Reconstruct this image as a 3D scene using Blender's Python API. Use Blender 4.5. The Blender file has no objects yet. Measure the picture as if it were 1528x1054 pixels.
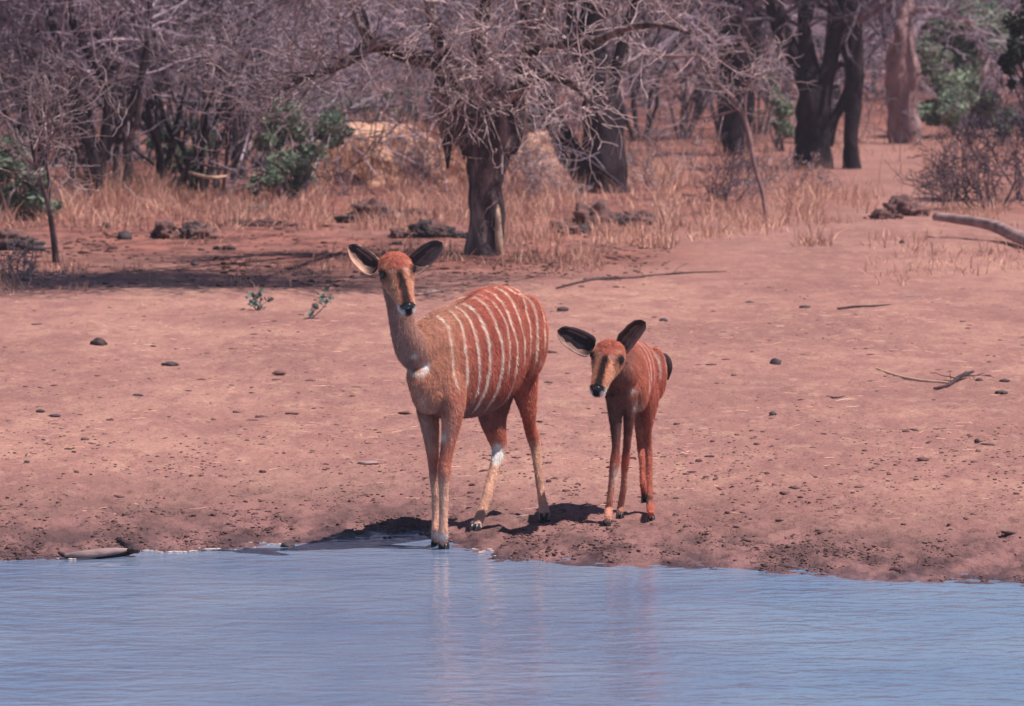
import bpy, math, random
import numpy as np
from mathutils import Vector, Matrix

# ------------------------------------------------------------------ camera, sky, sun
scene = bpy.context.scene
COL = scene.collection
W, HH = 1528.0, 1054.0
F = 8360.0                      # focal length in photograph pixels
CAMZ = 2.2
PITCH = math.atan(541.0 / F)

cam_data = bpy.data.cameras.new('camera')
cam = bpy.data.objects.new('camera', cam_data)
COL.objects.link(cam)
cam_data.sensor_width = 36.0
cam_data.sensor_fit = 'HORIZONTAL'
cam_data.lens = F / W * 36.0
cam_data.clip_start = 0.5
cam_data.clip_end = 6000
cam.location = (0, 0, CAMZ)
cam.rotation_euler = (math.pi / 2 - PITCH, 0, 0)
cam_data.dof.use_dof = True
cam_data.dof.focus_distance = 22.2
cam_data.dof.aperture_fstop = 10.0
scene.camera = cam

SUN_EL = math.radians(62)
SUN_AZ = math.radians(106)       # clockwise from +Y (away from the camera); 90 = from the right
world = bpy.data.worlds.new('World')
scene.world = world
world.use_nodes = True
wn = world.node_tree.nodes
bg = wn['Background']
sky = wn.new('ShaderNodeTexSky')
sky.sky_type = 'NISHITA'
sky.sun_disc = False
sky.sun_elevation = SUN_EL
sky.sun_rotation = SUN_AZ
sky.altitude = 300
sky.air_density = 1.0
sky.dust_density = 0.0
sky.ozone_density = 4.0
world.node_tree.links.new(sky.outputs[0], bg.inputs[0])
bg.inputs[1].default_value = 0.056

sun_data = bpy.data.lights.new('sun', 'SUN')
sun = bpy.data.objects.new('sun', sun_data)
COL.objects.link(sun)
sun_data.energy = 4.8
sun_data.angle = math.radians(0.5)
sun_data.color = (1.0, 0.88, 0.80)
sd = Vector((math.sin(SUN_AZ) * math.cos(SUN_EL), math.cos(SUN_AZ) * math.cos(SUN_EL), math.sin(SUN_EL)))
sun.rotation_euler = (-sd).to_track_quat('-Z', 'Y').to_euler()
sun.location = (20, 10, 30)

scene.render.engine = 'CYCLES'
vs = scene.view_settings
vs.view_transform = 'Standard'
vs.look = 'None'
vs.exposure = 0.32
vs.gamma = 1.0
vs.use_curve_mapping = False
scene.render.resolution_x = 1024
scene.render.resolution_y = 706

R = random.Random(7)
NR = np.random.RandomState(11)

# ------------------------------------------------------------------ picture <-> place
cp, sp = math.cos(PITCH), math.sin(PITCH)


def at(px, py, D):
    """World point on the line of sight of a photo pixel, at distance D along +Y."""
    a = (px - W / 2) / F
    b = (HH / 2 - py) / F
    d = Vector((a, cp + b * sp, -sp + b * cp))
    d = d / d.y
    return Vector((d.x * D, D, CAMZ + d.z * D))


def to_px(P):
    """photo pixel of world points (n,3)"""
    P = np.asarray(P, float)
    y = P[..., 1] * cp - (P[..., 2] - CAMZ) * sp
    z = P[..., 1] * sp + (P[..., 2] - CAMZ) * cp
    return W / 2 + F * P[..., 0] / y, HH / 2 - F * z / y


# ------------------------------------------------------------------ numpy noise
_perm = np.random.RandomState(3).rand(64, 64, 64).astype(np.float32)


def vnoise(x, y, z=0.0):
    x, y, z = np.broadcast_arrays(np.asarray(x, float), np.asarray(y, float), np.asarray(z, float))
    xi, yi, zi = np.floor(x).astype(int), np.floor(y).astype(int), np.floor(z).astype(int)
    fx, fy, fz = x - xi, y - yi, z - zi
    fx = fx * fx * (3 - 2 * fx); fy = fy * fy * (3 - 2 * fy); fz = fz * fz * (3 - 2 * fz)
    def g(a, b, c): return _perm[(xi + a) & 63, (yi + b) & 63, (zi + c) & 63]
    c00 = g(0, 0, 0) * (1 - fx) + g(1, 0, 0) * fx
    c10 = g(0, 1, 0) * (1 - fx) + g(1, 1, 0) * fx
    c01 = g(0, 0, 1) * (1 - fx) + g(1, 0, 1) * fx
    c11 = g(0, 1, 1) * (1 - fx) + g(1, 1, 1) * fx
    return ((c00 * (1 - fy) + c10 * fy) * (1 - fz) + (c01 * (1 - fy) + c11 * fy) * fz) * 2 - 1


def fbm(x, y, z=0.0, o=4):
    s, a = 0.0, 0.5
    for k in range(o):
        s = s + a * vnoise(np.asarray(x) * 2 ** k + 17.3 * k, np.asarray(y) * 2 ** k + 5.1 * k, np.asarray(z) * 2 ** k)
        a *= 0.5
    return s


def sstep(a, b, x):
    t = np.clip((np.asarray(x, float) - a) / (b - a), 0, 1)
    return t * t * (3 - 2 * t)


# ------------------------------------------------------------------ terrain
_sh = [(-900, 842), (-200, 842), (0, 839), (90, 833), (200, 826), (330, 820), (430, 813), (540, 808), (640, 812), (690, 826),
       (740, 838), (820, 841), (960, 846), (1100, 852), (1250, 862), (1350, 869), (1528, 872), (1800, 880), (2600, 880)]
_shx, _shd = [], []
for _px, _py in _sh:
    _D = CAMZ / -(at(_px, _py, 1.0).z - CAMZ)
    _shx.append((_px - W / 2) / F * _D); _shd.append(_D)
_shx = [-60.0] + _shx + [60.0]
_shd = [_shd[0] - 3] + _shd + [_shd[-1] - 4]


def shore_dist(x, y):
    s = np.interp(x, _shx, _shd)
    return y - s + 0.10 * fbm(np.asarray(x) * 1.6, np.asarray(y) * 1.6, 3.0, 3)


def ground_z(x, y):
    x = np.asarray(x, float); y = np.asarray(y, float)
    d = shore_dist(x, y)
    h = np.where(d > 0, 0.30 * (1 - np.exp(-np.maximum(d, 0) / 6.5)), 0.05 * np.maximum(d, -12))
    # the puddle-soft low mud just beyond the doe's forefeet
    h = h - 0.020 * np.exp(-((x + 0.40) / 0.28) ** 2) * np.exp(-((d - 0.25) / 0.30) ** 2)
    h = h + 0.035 * sstep(3, 9, d) * fbm(x * 0.35, y * 0.22, 1.0, 3)
    h = h + 0.5 * sstep(95, 300, y) * (1 + fbm(x * 0.02, y * 0.02, 9.0, 2)) * 2
    near = sstep(9, 4, y)           # the bank the camera stands on
    return h * (1 - near) + near * 0.15


def ground_micro(x, y):
    d = shore_dist(x, y)
    amp = 0.009 + 0.026 * sstep(3.4, 0.4, d) * sstep(-0.1, 0.3, d)
    a = fbm(x * 14, y * 11, 0.5, 3)
    pits = np.minimum(0, vnoise(x * 11 + 40, y * 8, 7.7) + 0.35)      # hoof pocks
    m = amp * a + amp * 1.5 * pits
    m = m + 0.018 * fbm(x * 1.3, y * 1.3, 2.2, 3) * sstep(0.3, 2.5, d)
    return m * sstep(60, 40, y) * sstep(-0.6, 0.1, d)


def gz(x, y): return float(ground_z(x, y))


def on_ground(px, py):
    lo, prev = 12.0, None
    D = lo
    while D < 400:
        p = at(px, py, D)
        if p.z <= gz(p.x, p.y): break
        D *= 1.01
    a, b = D / 1.01, D
    for _ in range(24):
        m = (a + b) / 2
        p = at(px, py, m)
        if p.z <= gz(p.x, p.y): b = m
        else: a = m
    p = at(px, py, b)
    return Vector((p.x, p.y, gz(p.x, p.y)))


# ------------------------------------------------------------------ mesh helpers
def mesh_np(name, verts, faces, mat=None, parent=None, attrs=None, smooth=True, link=True, cols=None):
    """verts (n,3); faces: list of index arrays (m,k)"""
    me = bpy.data.meshes.new(name)
    verts = np.asarray(verts, np.float32)
    if not isinstance(faces, (list, tuple)): faces = [faces]
    faces = [np.asarray(f, np.int32) for f in faces if len(f)]
    me.vertices.add(len(verts)); me.vertices.foreach_set('co', verts.ravel())
    loops = np.concatenate([f.ravel() for f in faces])
    totals = np.concatenate([np.full(len(f), f.shape[1], np.int32) for f in faces])
    starts = np.concatenate([[0], np.cumsum(totals)[:-1]]).astype(np.int32)
    me.loops.add(len(loops)); me.loops.foreach_set('vertex_index', loops)
    me.polygons.add(len(totals)); me.polygons.foreach_set('loop_start', starts)
    try: me.polygons.foreach_set('loop_total', totals)
    except Exception: pass
    me.update(calc_edges=True)
    if smooth: me.polygons.foreach_set('use_smooth', np.ones(len(totals), bool))
    if attrs:
        for k, v in attrs.items():
            a = me.attributes.new(k, 'FLOAT', 'POINT'); a.data.foreach_set('value', np.asarray(v, np.float32))
    if cols is not None:
        a = me.attributes.new('coat', 'FLOAT_COLOR', 'POINT')
        c = np.ones((len(verts), 4), np.float32); c[:, :3] = cols
        a.data.foreach_set('color', c.ravel())
    if mat: me.materials.append(mat)
    if not link: return me
    o = bpy.data.objects.new(name, me); COL.objects.link(o)
    if parent: o.parent = parent
    return o


def thing(name, label, cat, loc=(0, 0, 0), group=None):
    o = bpy.data.objects.new(name, None); COL.objects.link(o)
    o.location = loc; o.empty_display_size = 0.2
    o['label'] = label; o['category'] = cat
    if group: o['group'] = group
    return o


def tag(o, label, cat, group=None, kind=None):
    o['label'] = label; o['category'] = cat
    if group: o['group'] = group
    if kind: o['kind'] = kind
    return o


def resample(pts, vals, n):
    pts = np.asarray([tuple(p) for p in pts], float); vals = np.asarray(vals, float)
    if vals.ndim == 1: vals = vals[:, None]
    A = np.concatenate([pts, vals], 1)
    A = np.concatenate([[2 * A[0] - A[1]], A, [2 * A[-1] - A[-2]]])
    seg = np.linalg.norm(np.diff(pts, axis=0), axis=1); cum = np.concatenate([[0], np.cumsum(seg)])
    s = np.linspace(0, cum[-1], n)
    i = np.clip(np.searchsorted(cum, s, side='right') - 1, 0, len(seg) - 1)
    t = ((s - cum[i]) / np.maximum(seg[i], 1e-9))[:, None]
    p0, p1, p2, p3 = A[i], A[i + 1], A[i + 2], A[i + 3]
    r = 0.5 * ((2 * p1) + (-p0 + p2) * t + (2 * p0 - 5 * p1 + 4 * p2 - p3) * t * t + (-p0 + 3 * p1 - 3 * p2 + p3) * t ** 3)
    return r[:, :3], r[:, 3:]


def tubes(lines):
    """lines: list of (pts[n,3], radii[n], sides). Returns verts, faces, u(vertex param 0..1 per line random)"""
    groups = {}
    for p, r, s in lines: groups.setdefault((len(p), s), []).append((p, r))
    V, Q, T, off = [], [], [], 0
    tint = []
    for (n, s), L in groups.items():
        P = np.array([l[0] for l in L], float); Rr = np.array([l[1] for l in L], float)
        M = len(L)
        Tn = np.gradient(P, axis=1)
        Tn /= np.maximum(np.linalg.norm(Tn, axis=2, keepdims=True), 1e-9)
        ref = np.zeros((M, 1, 3)); mt = np.abs(Tn.mean(1))
        ax = np.argmin(mt, axis=1); ref[np.arange(M), 0, ax] = 1
        A = np.cross(Tn, ref); A /= np.maximum(np.linalg.norm(A, axis=2, keepdims=True), 1e-9)
        B = np.cross(Tn, A)
        th = np.arange(s) / s * 2 * math.pi
        ring = P[:, :, None, :] + Rr[:, :, None, None] * (A[:, :, None, :] * np.cos(th)[None, None, :, None] + B[:, :, None, :] * np.sin(th)[None, None, :, None])
        V.append(ring.reshape(-1, 3))
        idx = (np.arange(M * n * s).reshape(M, n, s) + off)
        a = idx[:, :-1]; b = idx[:, 1:]
        q = np.stack([a, np.roll(a, -1, 2), np.roll(b, -1, 2), b], -1).reshape(-1, 4)
        Q.append(q)
        tint.append(np.repeat(NR.rand(M), n * s))
        if s > 3:
            for e, rev in ((0, True), (n - 1, False)):
                c = idx[:, e]
                for k in range(1, s - 1):
                    tri = np.stack([c[:, 0], c[:, k], c[:, k + 1]], -1)
                    T.append(tri[:, ::-1] if not rev else tri)
        off += M * n * s
    F_ = [np.concatenate(Q)]
    if T: F_.append(np.concatenate(T))
    return np.concatenate(V), F_, np.concatenate(tint)


def limb_mesh(pts, radii, sides=18, n=40, rough=0.12, seed=0.0, freq=9.0):
    """a bark covered limb with furrows, knots and an uneven outline; closed ends"""
    P, r = resample(pts, radii, n); r = np.maximum(r[:, 0], 0.004)
    T = np.gradient(P, axis=0); T /= np.linalg.norm(T, axis=1, keepdims=True)
    ref = np.array([0.1, 1, 0.05]) if abs(T.mean(0)[1]) < 0.8 else np.array([1, 0, 0.1])
    A = np.cross(T, ref); A /= np.linalg.norm(A, axis=1, keepdims=True); B = np.cross(T, A)
    th = np.arange(sides) / sides * 2 * math.pi
    L = np.concatenate([[0], np.cumsum(np.linalg.norm(np.diff(P, axis=0), axis=1))])
    c, s_ = np.cos(th), np.sin(th)
    k = freq * 0.25
    fur = 1 + rough * (fbm(c[None, :] * k + seed, s_[None, :] * k, L[:, None] * 3 + seed, 3) * 1.3
                       + 0.8 * vnoise(c[None, :] * 0.9 + 5 + seed, s_[None, :] * 0.9, L[:, None] * 2.2)
                       + 0.5 * np.abs(vnoise(c[None, :] * 4 + seed, s_[None, :] * 4, L[:, None] * 4.5)))
    rr = r[:, None] * fur
    V = P[:, None, :] + rr[..., None] * (A[:, None, :] * c[None, :, None] + B[:, None, :] * s_[None, :, None])
    V = V.reshape(-1, 3)
    idx = np.arange(n * sides).reshape(n, sides)
    a, b = idx[:-1], idx[1:]
    q = np.stack([a, np.roll(a, -1, 1), np.roll(b, -1, 1), b], -1).reshape(-1, 4)
    V = np.concatenate([V, [P[0], P[-1]]])
    c0, c1 = n * sides, n * sides + 1
    t0 = np.stack([np.full(sides, c0), np.roll(idx[0], -1), idx[0]], -1)
    t1 = np.stack([np.full(sides, c1), idx[-1], np.roll(idx[-1], -1)], -1)
    return V, [q, np.concatenate([t0, t1])]


def ico(sub=2):
    t = (1 + 5 ** .5) / 2
    v = [(-1, t, 0), (1, t, 0), (-1, -t, 0), (1, -t, 0), (0, -1, t), (0, 1, t), (0, -1, -t), (0, 1, -t), (t, 0, -1), (t, 0, 1), (-t, 0, -1), (-t, 0, 1)]
    v = [np.array(p) / np.linalg.norm(p) for p in v]
    f = [(0, 11, 5), (0, 5, 1), (0, 1, 7), (0, 7, 10), (0, 10, 11), (1, 5, 9), (5, 11, 4), (11, 10, 2), (10, 7, 6), (7, 1, 8), (3, 9, 4), (3, 4, 2), (3, 2, 6), (3, 6, 8), (3, 8, 9), (4, 9, 5), (2, 4, 11), (6, 2, 10), (8, 6, 7), (9, 8, 1)]
    for _ in range(sub):
        mid, nf = {}, []
        def m(a, b):
            k = (min(a, b), max(a, b))
            if k not in mid:
                p = v[a] + v[b]; v.append(p / np.linalg.norm(p)); mid[k] = len(v) - 1
            return mid[k]
        for a, b, c in f:
            x, y, z = m(a, b), m(b, c), m(c, a)
            nf += [(a, x, z), (b, y, x), (c, z, y), (x, y, z)]
        f = nf
    return np.array(v), np.array(f, np.int32)


ICO = {k: ico(k) for k in range(4)}


def join(parts):
    V, Fs, off = [], {}, 0
    for v, fs in parts:
        V.append(v)
        if not isinstance(fs, (list, tuple)): fs = [fs]
        for f in fs:
            f = np.asarray(f)
            if len(f): Fs.setdefault(f.shape[1], []).append(f + off)
        off += len(v)
    return np.concatenate(V), [np.concatenate(x) for x in Fs.values()]


# ------------------------------------------------------------------ materials
def new_mat(name):
    m = bpy.data.materials.new(name); m.use_nodes = True
    nt = m.node_tree; b = nt.nodes['Principled BSDF']
    return m, nt, b


def N(nt, t, **kw):
    n = nt.nodes.new(t)
    for k, v in kw.items():
        if k in n.inputs: n.inputs[k].default_value = v
        else: setattr(n, k, v)
    return n


def ramp(nt, fac, stops):
    r = nt.nodes.new('ShaderNodeValToRGB')
    e = r.color_ramp.elements
    while len(e) < len(stops): e.new(0.5)
    for i, (p, c) in enumerate(stops):
        e[i].position = p
        e[i].color = (c[0], c[1], c[2], 1) if isinstance(c, (tuple, list)) else (c, c, c, 1)
    nt.links.new(fac, r.inputs[0])
    return r.outputs[0]


def mixc(nt, fac, a, b, mode='MIX'):
    m = nt.nodes.new('ShaderNodeMix'); m.data_type = 'RGBA'; m.blend_type = mode
    for s, v in ((m.inputs[0], fac), (m.inputs[6], a), (m.inputs[7], b)):
        if hasattr(v, 'is_output'): nt.links.new(v, s)
        else: s.default_value = v if not isinstance(v, (tuple, list)) else (v[0], v[1], v[2], 1)
    return m.outputs[2]


def math_(nt, op, a, b=0.0, clamp=False):
    m = nt.nodes.new('ShaderNodeMath'); m.operation = op; m.use_clamp = clamp
    for s, v in ((m.inputs[0], a), (m.inputs[1], b)):
        if hasattr(v, 'is_output'): nt.links.new(v, s)
        else: s.default_value = v
    return m.outputs[0]


def noise(nt, vec, scale, detail=4.0, rough=0.55, dist=0.0):
    n = nt.nodes.new('ShaderNodeTexNoise'); n.inputs['Scale'].default_value = scale
    n.inputs['Detail'].default_value = detail; n.inputs['Roughness'].default_value = rough; n.inputs['Distortion'].default_value = dist
    nt.links.new(vec, n.inputs['Vector']); return n.outputs['Fac']


def mapping(nt, src, scale=(1, 1, 1), rot=(0, 0, 0)):
    m = nt.nodes.new('ShaderNodeMapping'); m.inputs['Scale'].default_value = scale; m.inputs['Rotation'].default_value = rot
    nt.links.new(src, m.inputs['Vector']); return m.outputs[0]


def simple(name, c1, c2, scale=8.0, rough=0.85, bump=0.3, bscale=40.0, bdist=0.01, attr=None, stretch=(1, 1, 1), spec=0.2, c3=None, trans=0.0):
    m, nt, b = new_mat(name)
    tc = nt.nodes.new('ShaderNodeTexCoord').outputs['Object']
    v = mapping(nt, tc, stretch)
    f = noise(nt, v, scale, 5.0, 0.6)
    stops = [(0.32, c1), (0.68, c2)] if c3 is None else [(0.3, c1), (0.5, c2), (0.72, c3)]
    col = ramp(nt, f, stops)
    if attr:
        a = nt.nodes.new('ShaderNodeAttribute'); a.attribute_name = attr
        br = math_(nt, 'MULTIPLY_ADD', a.outputs['Fac'], 1.15); br.node.inputs[2].default_value = 0.38
        mx = nt.nodes.new('ShaderNodeVectorMath'); mx.operation = 'SCALE'
        nt.links.new(col, mx.inputs[0]); nt.links.new(br, mx.inputs['Scale']); col = mx.outputs[0]
    nt.links.new(col, b.inputs['Base Color'])
    b.inputs['Roughness'].default_value = rough
    b.inputs['Specular IOR Level'].default_value = spec
    if bump:
        bn = nt.nodes.new('ShaderNodeBump'); bn.inputs['Strength'].default_value = bump; bn.inputs['Distance'].default_value = bdist
        nt.links.new(noise(nt, v, bscale, 4.0, 0.6), bn.inputs['Height']); nt.links.new(bn.outputs[0], b.inputs['Normal'])
    if trans:
        tr = nt.nodes.new('ShaderNodeBsdfTranslucent'); nt.links.new(col, tr.inputs[0])
        mxs = nt.nodes.new('ShaderNodeMixShader'); mxs.inputs[0].default_value = trans
        nt.links.new(b.outputs[0], mxs.inputs[1]); nt.links.new(tr.outputs[0], mxs.inputs[2])
        nt.links.new(mxs.outputs[0], nt.nodes['Material Output'].inputs[0])
    return m


def ground_material():
    m, nt, b = new_mat('bank_earth')
    pos = nt.nodes.new('ShaderNodeNewGeometry').outputs['Position']
    at_w = nt.nodes.new('ShaderNodeAttribute'); at_w.attribute_name = 'shore'
    at_l = nt.nodes.new('ShaderNodeAttribute'); at_l.attribute_name = 'litter'
    big = noise(nt, mapping(nt, pos, (1, 0.55, 1)), 0.7, 5.0, 0.6)
    mid = noise(nt, mapping(nt, pos, (1, 0.4, 1)), 5.0, 6.0, 0.65)
    fine = noise(nt, mapping(nt, pos, (1, 0.6, 1)), 42.0, 4.0, 0.7)
    dry = ramp(nt, big, [(0.38, (0.32, 0.158, 0.138)), (0.5, (0.385, 0.197, 0.168)), (0.62, (0.455, 0.245, 0.202))])
    dry2 = mixc(nt, math_(nt, 'MULTIPLY', ramp(nt, mid, [(0.46, 0.0), (0.60, 1.0)]), 0.6), dry, (0.29, 0.135, 0.130))
    straw = ramp(nt, noise(nt, mapping(nt, pos, (1, 0.35, 1)), 9.0, 7.0, 0.75), [(0.52, 0.0), (0.62, 1.0)])
    dry3 = mixc(nt, math_(nt, 'MULTIPLY', straw, 0.30), dry2, (0.62, 0.40, 0.29))
    speck = ramp(nt, fine, [(0.34, 1.0), (0.44, 0.0)])
    dry4 = mixc(nt, math_(nt, 'MULTIPLY', speck, 0.7), dry3, (0.17, 0.08, 0.085))
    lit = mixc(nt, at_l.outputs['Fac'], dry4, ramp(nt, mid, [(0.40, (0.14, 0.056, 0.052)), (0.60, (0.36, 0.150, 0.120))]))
    damp = mixc(nt, ramp(nt, at_w.outputs['Fac'], [(0.0, 1.0), (0.20, 0.85), (0.75, 0.0)]), lit,
                ramp(nt, mid, [(0.42, (0.085, 0.048, 0.056)), (0.60, (0.27, 0.140, 0.136))]))
    nt.links.new(damp, b.inputs['Base Color'])
    rg = ramp(nt, at_w.outputs['Fac'], [(0.0, 0.22), (0.03, 0.35), (0.10, 0.9)])
    nt.links.new(rg, b.inputs['Roughness'])
    b.inputs['Specular IOR Level'].default_value = 0.25
    bn = nt.nodes.new('ShaderNodeBump'); bn.inputs['Strength'].default_value = 1.0; bn.inputs['Distance'].default_value = 0.022
    hsum = math_(nt, 'ADD', noise(nt, pos, 26.0, 5.0, 0.65), math_(nt, 'MULTIPLY', noise(nt, pos, 7.0, 3.0, 0.5), 1.3))
    nt.links.new(hsum, bn.inputs['Height']); nt.links.new(bn.outputs[0], b.inputs['Normal'])
    return m


def water_material():
    m, nt, b = new_mat('muddy_water')
    pos = nt.nodes.new('ShaderNodeNewGeometry').outputs['Position']
    sky_blue = noise(nt, mapping(nt, pos, (1, 0.5, 1)), 1.2, 3.0, 0.5)
    nt.links.new(ramp(nt, sky_blue, [(0.3, (0.138, 0.210, 0.365)), (0.7, (0.222, 0.295, 0.430))]), b.inputs['Base Color'])  # blue of the reflected sky put into the base colour
    b.inputs['Roughness'].default_value = 0.11
    b.inputs['IOR'].default_value = 1.33
    h1 = noise(nt, mapping(nt, pos, (1.3, 1.8, 1), (0, 0, math.radians(12))), 2.4, 2.0, 0.45, 0.8)
    h2 = noise(nt, mapping(nt, pos, (2.0, 2.8, 1), (0, 0, math.radians(-16))), 4.6, 2.0, 0.5, 0.5)
    hs = math_(nt, 'ADD', h1, math_(nt, 'MULTIPLY', h2, 0.60))
    bn = nt.nodes.new('ShaderNodeBump'); bn.inputs['Strength'].default_value = 1.0; bn.inputs['Distance'].default_value = 0.0105
    nt.links.new(hs, bn.inputs['Height']); nt.links.new(bn.outputs[0], b.inputs['Normal'])
    return m


def coat_material(name, rough=0.7):
    m, nt, b = new_mat(name)
    a = nt.nodes.new('ShaderNodeAttribute'); a.attribute_name = 'coat'
    tc = nt.nodes.new('ShaderNodeTexCoord').outputs['Object']
    n1 = noise(nt, mapping(nt, tc, (1, 1, 0.35)), 60.0, 4.0, 0.6)
    n2 = noise(nt, tc, 9.0, 3.0, 0.5)
    f = math_(nt, 'ADD', math_(nt, 'MULTIPLY', n1, 0.9), math_(nt, 'MULTIPLY', n2, 0.55))
    f = math_(nt, 'ADD', f, 0.28)
    sc = nt.nodes.new('ShaderNodeVectorMath'); sc.operation = 'SCALE'
    nt.links.new(a.outputs['Color'], sc.inputs[0]); nt.links.new(f, sc.inputs['Scale'])
    nt.links.new(sc.outputs[0], b.inputs['Base Color'])
    b.inputs['Roughness'].default_value = rough
    b.inputs['Specular IOR Level'].default_value = 0.15
    b.inputs['Sheen Weight'].default_value = 0.0
    b.inputs['Sheen Roughness'].default_value = 0.4
    bn = nt.nodes.new('ShaderNodeBump'); bn.inputs['Strength'].default_value = 0.8; bn.inputs['Distance'].default_value = 0.007
    nt.links.new(n1, bn.inputs['Height']); nt.links.new(bn.outputs[0], b.inputs['Normal'])
    return m


M = {}
M['ground'] = ground_material()
M['water'] = water_material()
M['coat'] = coat_material('antelope_coat')
M['ear'] = coat_material('ear_hair', 0.75)
M['nose'] = simple('wet_nose', (0.012, 0.012, 0.016), (0.025, 0.022, 0.028), 20, 0.16, 0.2, 200, 0.001, spec=0.8)
M['eye'] = simple('dark_eye', (0.006, 0.005, 0.006), (0.012, 0.009, 0.009), 5, 0.05, 0, spec=0.7)
M['hoof'] = simple('hoof_horn', (0.012, 0.011, 0.014), (0.035, 0.03, 0.035), 30, 0.35, 0.2, 90, 0.002, spec=0.5)
M['bark'] = simple('dark_bark', (0.035, 0.025, 0.034), (0.085, 0.060, 0.068), 7, 0.92, 1.0, 18, 0.06, stretch=(1, 1, 0.35), c3=(0.46, 0.34, 0.34))
M['bark_black'] = simple('blackened_bark', (0.008, 0.006, 0.011), (0.055, 0.036, 0.046), 7, 0.92, 0.9, 22, 0.03, stretch=(1, 1, 0.35))
M['bark_pale'] = simple('pale_bark', (0.15, 0.095, 0.105), (0.42, 0.27, 0.27), 6, 0.9, 0.7, 20, 0.03, stretch=(1, 1, 0.5))
M['twig'] = simple('grey_twig', (0.22, 0.165, 0.190), (0.56, 0.42, 0.44), 3, 0.9, 0, attr='tint')
M['twig_pale'] = simple('pale_twig', (0.34, 0.26, 0.285), (0.80, 0.62, 0.64), 3, 0.9, 0, attr='tint')
M['twig_far'] = simple('far_twig', (0.11, 0.092, 0.140), (0.52, 0.41, 0.49), 1.2, 0.95, 0, attr='tint')
M['twig_dark'] = simple('dark_twig', (0.055, 0.043, 0.066), (0.20, 0.15, 0.19), 2, 0.95, 0, attr='tint')
M['leaf'] = simple('dull_green_leaf', (0.045, 0.075, 0.050), (0.115, 0.155, 0.095), 2.5, 0.7, 0, attr='tint', trans=0.25)
M['leaf_far'] = simple('far_green_leaf', (0.13, 0.19, 0.15), (0.28, 0.33, 0.24), 1.2, 0.8, 0, attr='tint', trans=0.2)
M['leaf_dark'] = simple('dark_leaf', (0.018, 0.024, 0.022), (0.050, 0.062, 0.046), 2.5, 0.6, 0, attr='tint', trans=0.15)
M['leaf_grey'] = simple('grey_green_leaf', (0.11, 0.16, 0.15), (0.22, 0.27, 0.24), 6, 0.6, 0, attr='tint', trans=0.2)
M['straw'] = simple('dry_grass', (0.44, 0.225, 0.180), (0.78, 0.485, 0.385), 1.3, 0.8, 0, attr='tint', trans=0.25)
M['litter'] = simple('leaf_litter', (0.13, 0.060, 0.055), (0.34, 0.16, 0.12), 3, 0.9, 0, attr='tint')
M['clod'] = simple('dark_clod', (0.075, 0.046, 0.050), (0.24, 0.130, 0.122), 6, 0.95, 0.6, 60, 0.01)
M['stone'] = simple('dark_stone', (0.035, 0.032, 0.040), (0.105, 0.082, 0.088), 11, 0.85, 0.6, 60, 0.008)
M['mound'] = simple('mound_earth', (0.42, 0.220, 0.165), (0.66, 0.41, 0.30), 3, 0.95, 0.8, 14, 0.05, attr=None)
M['dry_wood'] = simple('bleached_wood', (0.42, 0.27, 0.20), (0.70, 0.50, 0.38), 14, 0.75, 0.5, 60, 0.006, stretch=(0.3, 1, 1))
M['grey_wood'] = simple('grey_wood', (0.17, 0.115, 0.12), (0.46, 0.315, 0.31), 7, 0.85, 0.6, 30, 0.01, stretch=(0.3, 1, 1))
M['dark_wood'] = simple('dark_wood', (0.03, 0.022, 0.028), (0.10, 0.065, 0.070), 9, 0.85, 0.6, 40, 0.01)

# ------------------------------------------------------------------ ground and water
def build_ground():
    def geo(a, b, s0, s1):
        out, x = [a], a
        while x < b:
            k = (x - a) / (b - a); x += s0 + (s1 - s0) * k; out.append(x)
        out[-1] = b; return out[:-1]
    ys = geo(-40, 18, 3.0, 0.5) + geo(18, 20.4, 0.4, 0.03) + geo(20.4, 23.6, 0.011, 0.012) + geo(23.6, 45, 0.018, 0.12) + geo(45, 110, 0.15, 1.2) + geo(110, 2500, 3, 220) + [2500.0]
    uc = np.arange(-0.118, 0.1181, 0.0007)
    side = []
    x, st = 0.118, 0.0012
    while x < 0.8: x += st; st *= 1.22; side.append(x)
    us = np.concatenate([-np.array(side[::-1]), uc, np.array(side)])
    ys = np.array(ys)
    scale = np.maximum(ys, 22.0)
    X = us[None, :] * scale[:, None]; Y = np.repeat(ys[:, None], len(us), 1)
    X = X * np.where(np.abs(us)[None, :] > 0.3, 1 + 2.0 * (np.abs(us)[None, :] - 0.3), 1)
    Z = ground_z(X, Y) + ground_micro(X, Y)
    V = np.stack([X, Y, Z], -1).reshape(-1, 3)
    n, m_ = X.shape
    idx = np.arange(n * m_).reshape(n, m_)
    q = np.stack([idx[:-1, :-1], idx[:-1, 1:], idx[1:, 1:], idx[1:, :-1]], -1).reshape(-1, 4)
    d = shore_dist(X, Y).ravel()
    zz = Z.ravel()
    shore = np.clip(np.minimum(d / 3.2, np.maximum(zz, 0) * 7.0 + 0.0), 0, 1)
    px, py = to_px(V)
    # brown leaf litter under the trees; a bare, trodden path runs off to the right
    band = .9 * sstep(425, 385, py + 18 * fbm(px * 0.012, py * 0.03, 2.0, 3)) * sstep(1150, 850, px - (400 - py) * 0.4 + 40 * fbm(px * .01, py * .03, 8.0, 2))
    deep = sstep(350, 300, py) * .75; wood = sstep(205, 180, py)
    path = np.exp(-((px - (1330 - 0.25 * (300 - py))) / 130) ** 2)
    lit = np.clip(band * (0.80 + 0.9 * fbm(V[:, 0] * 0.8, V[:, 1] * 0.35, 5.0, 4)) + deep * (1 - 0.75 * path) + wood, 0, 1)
    o = mesh_np('ground', V, q, M['ground'], attrs={'shore': shore, 'litter': lit})
    o['kind'] = 'structure'; o['label'] = 'pinkish bare earth bank sloping down to the waterhole'


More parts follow.
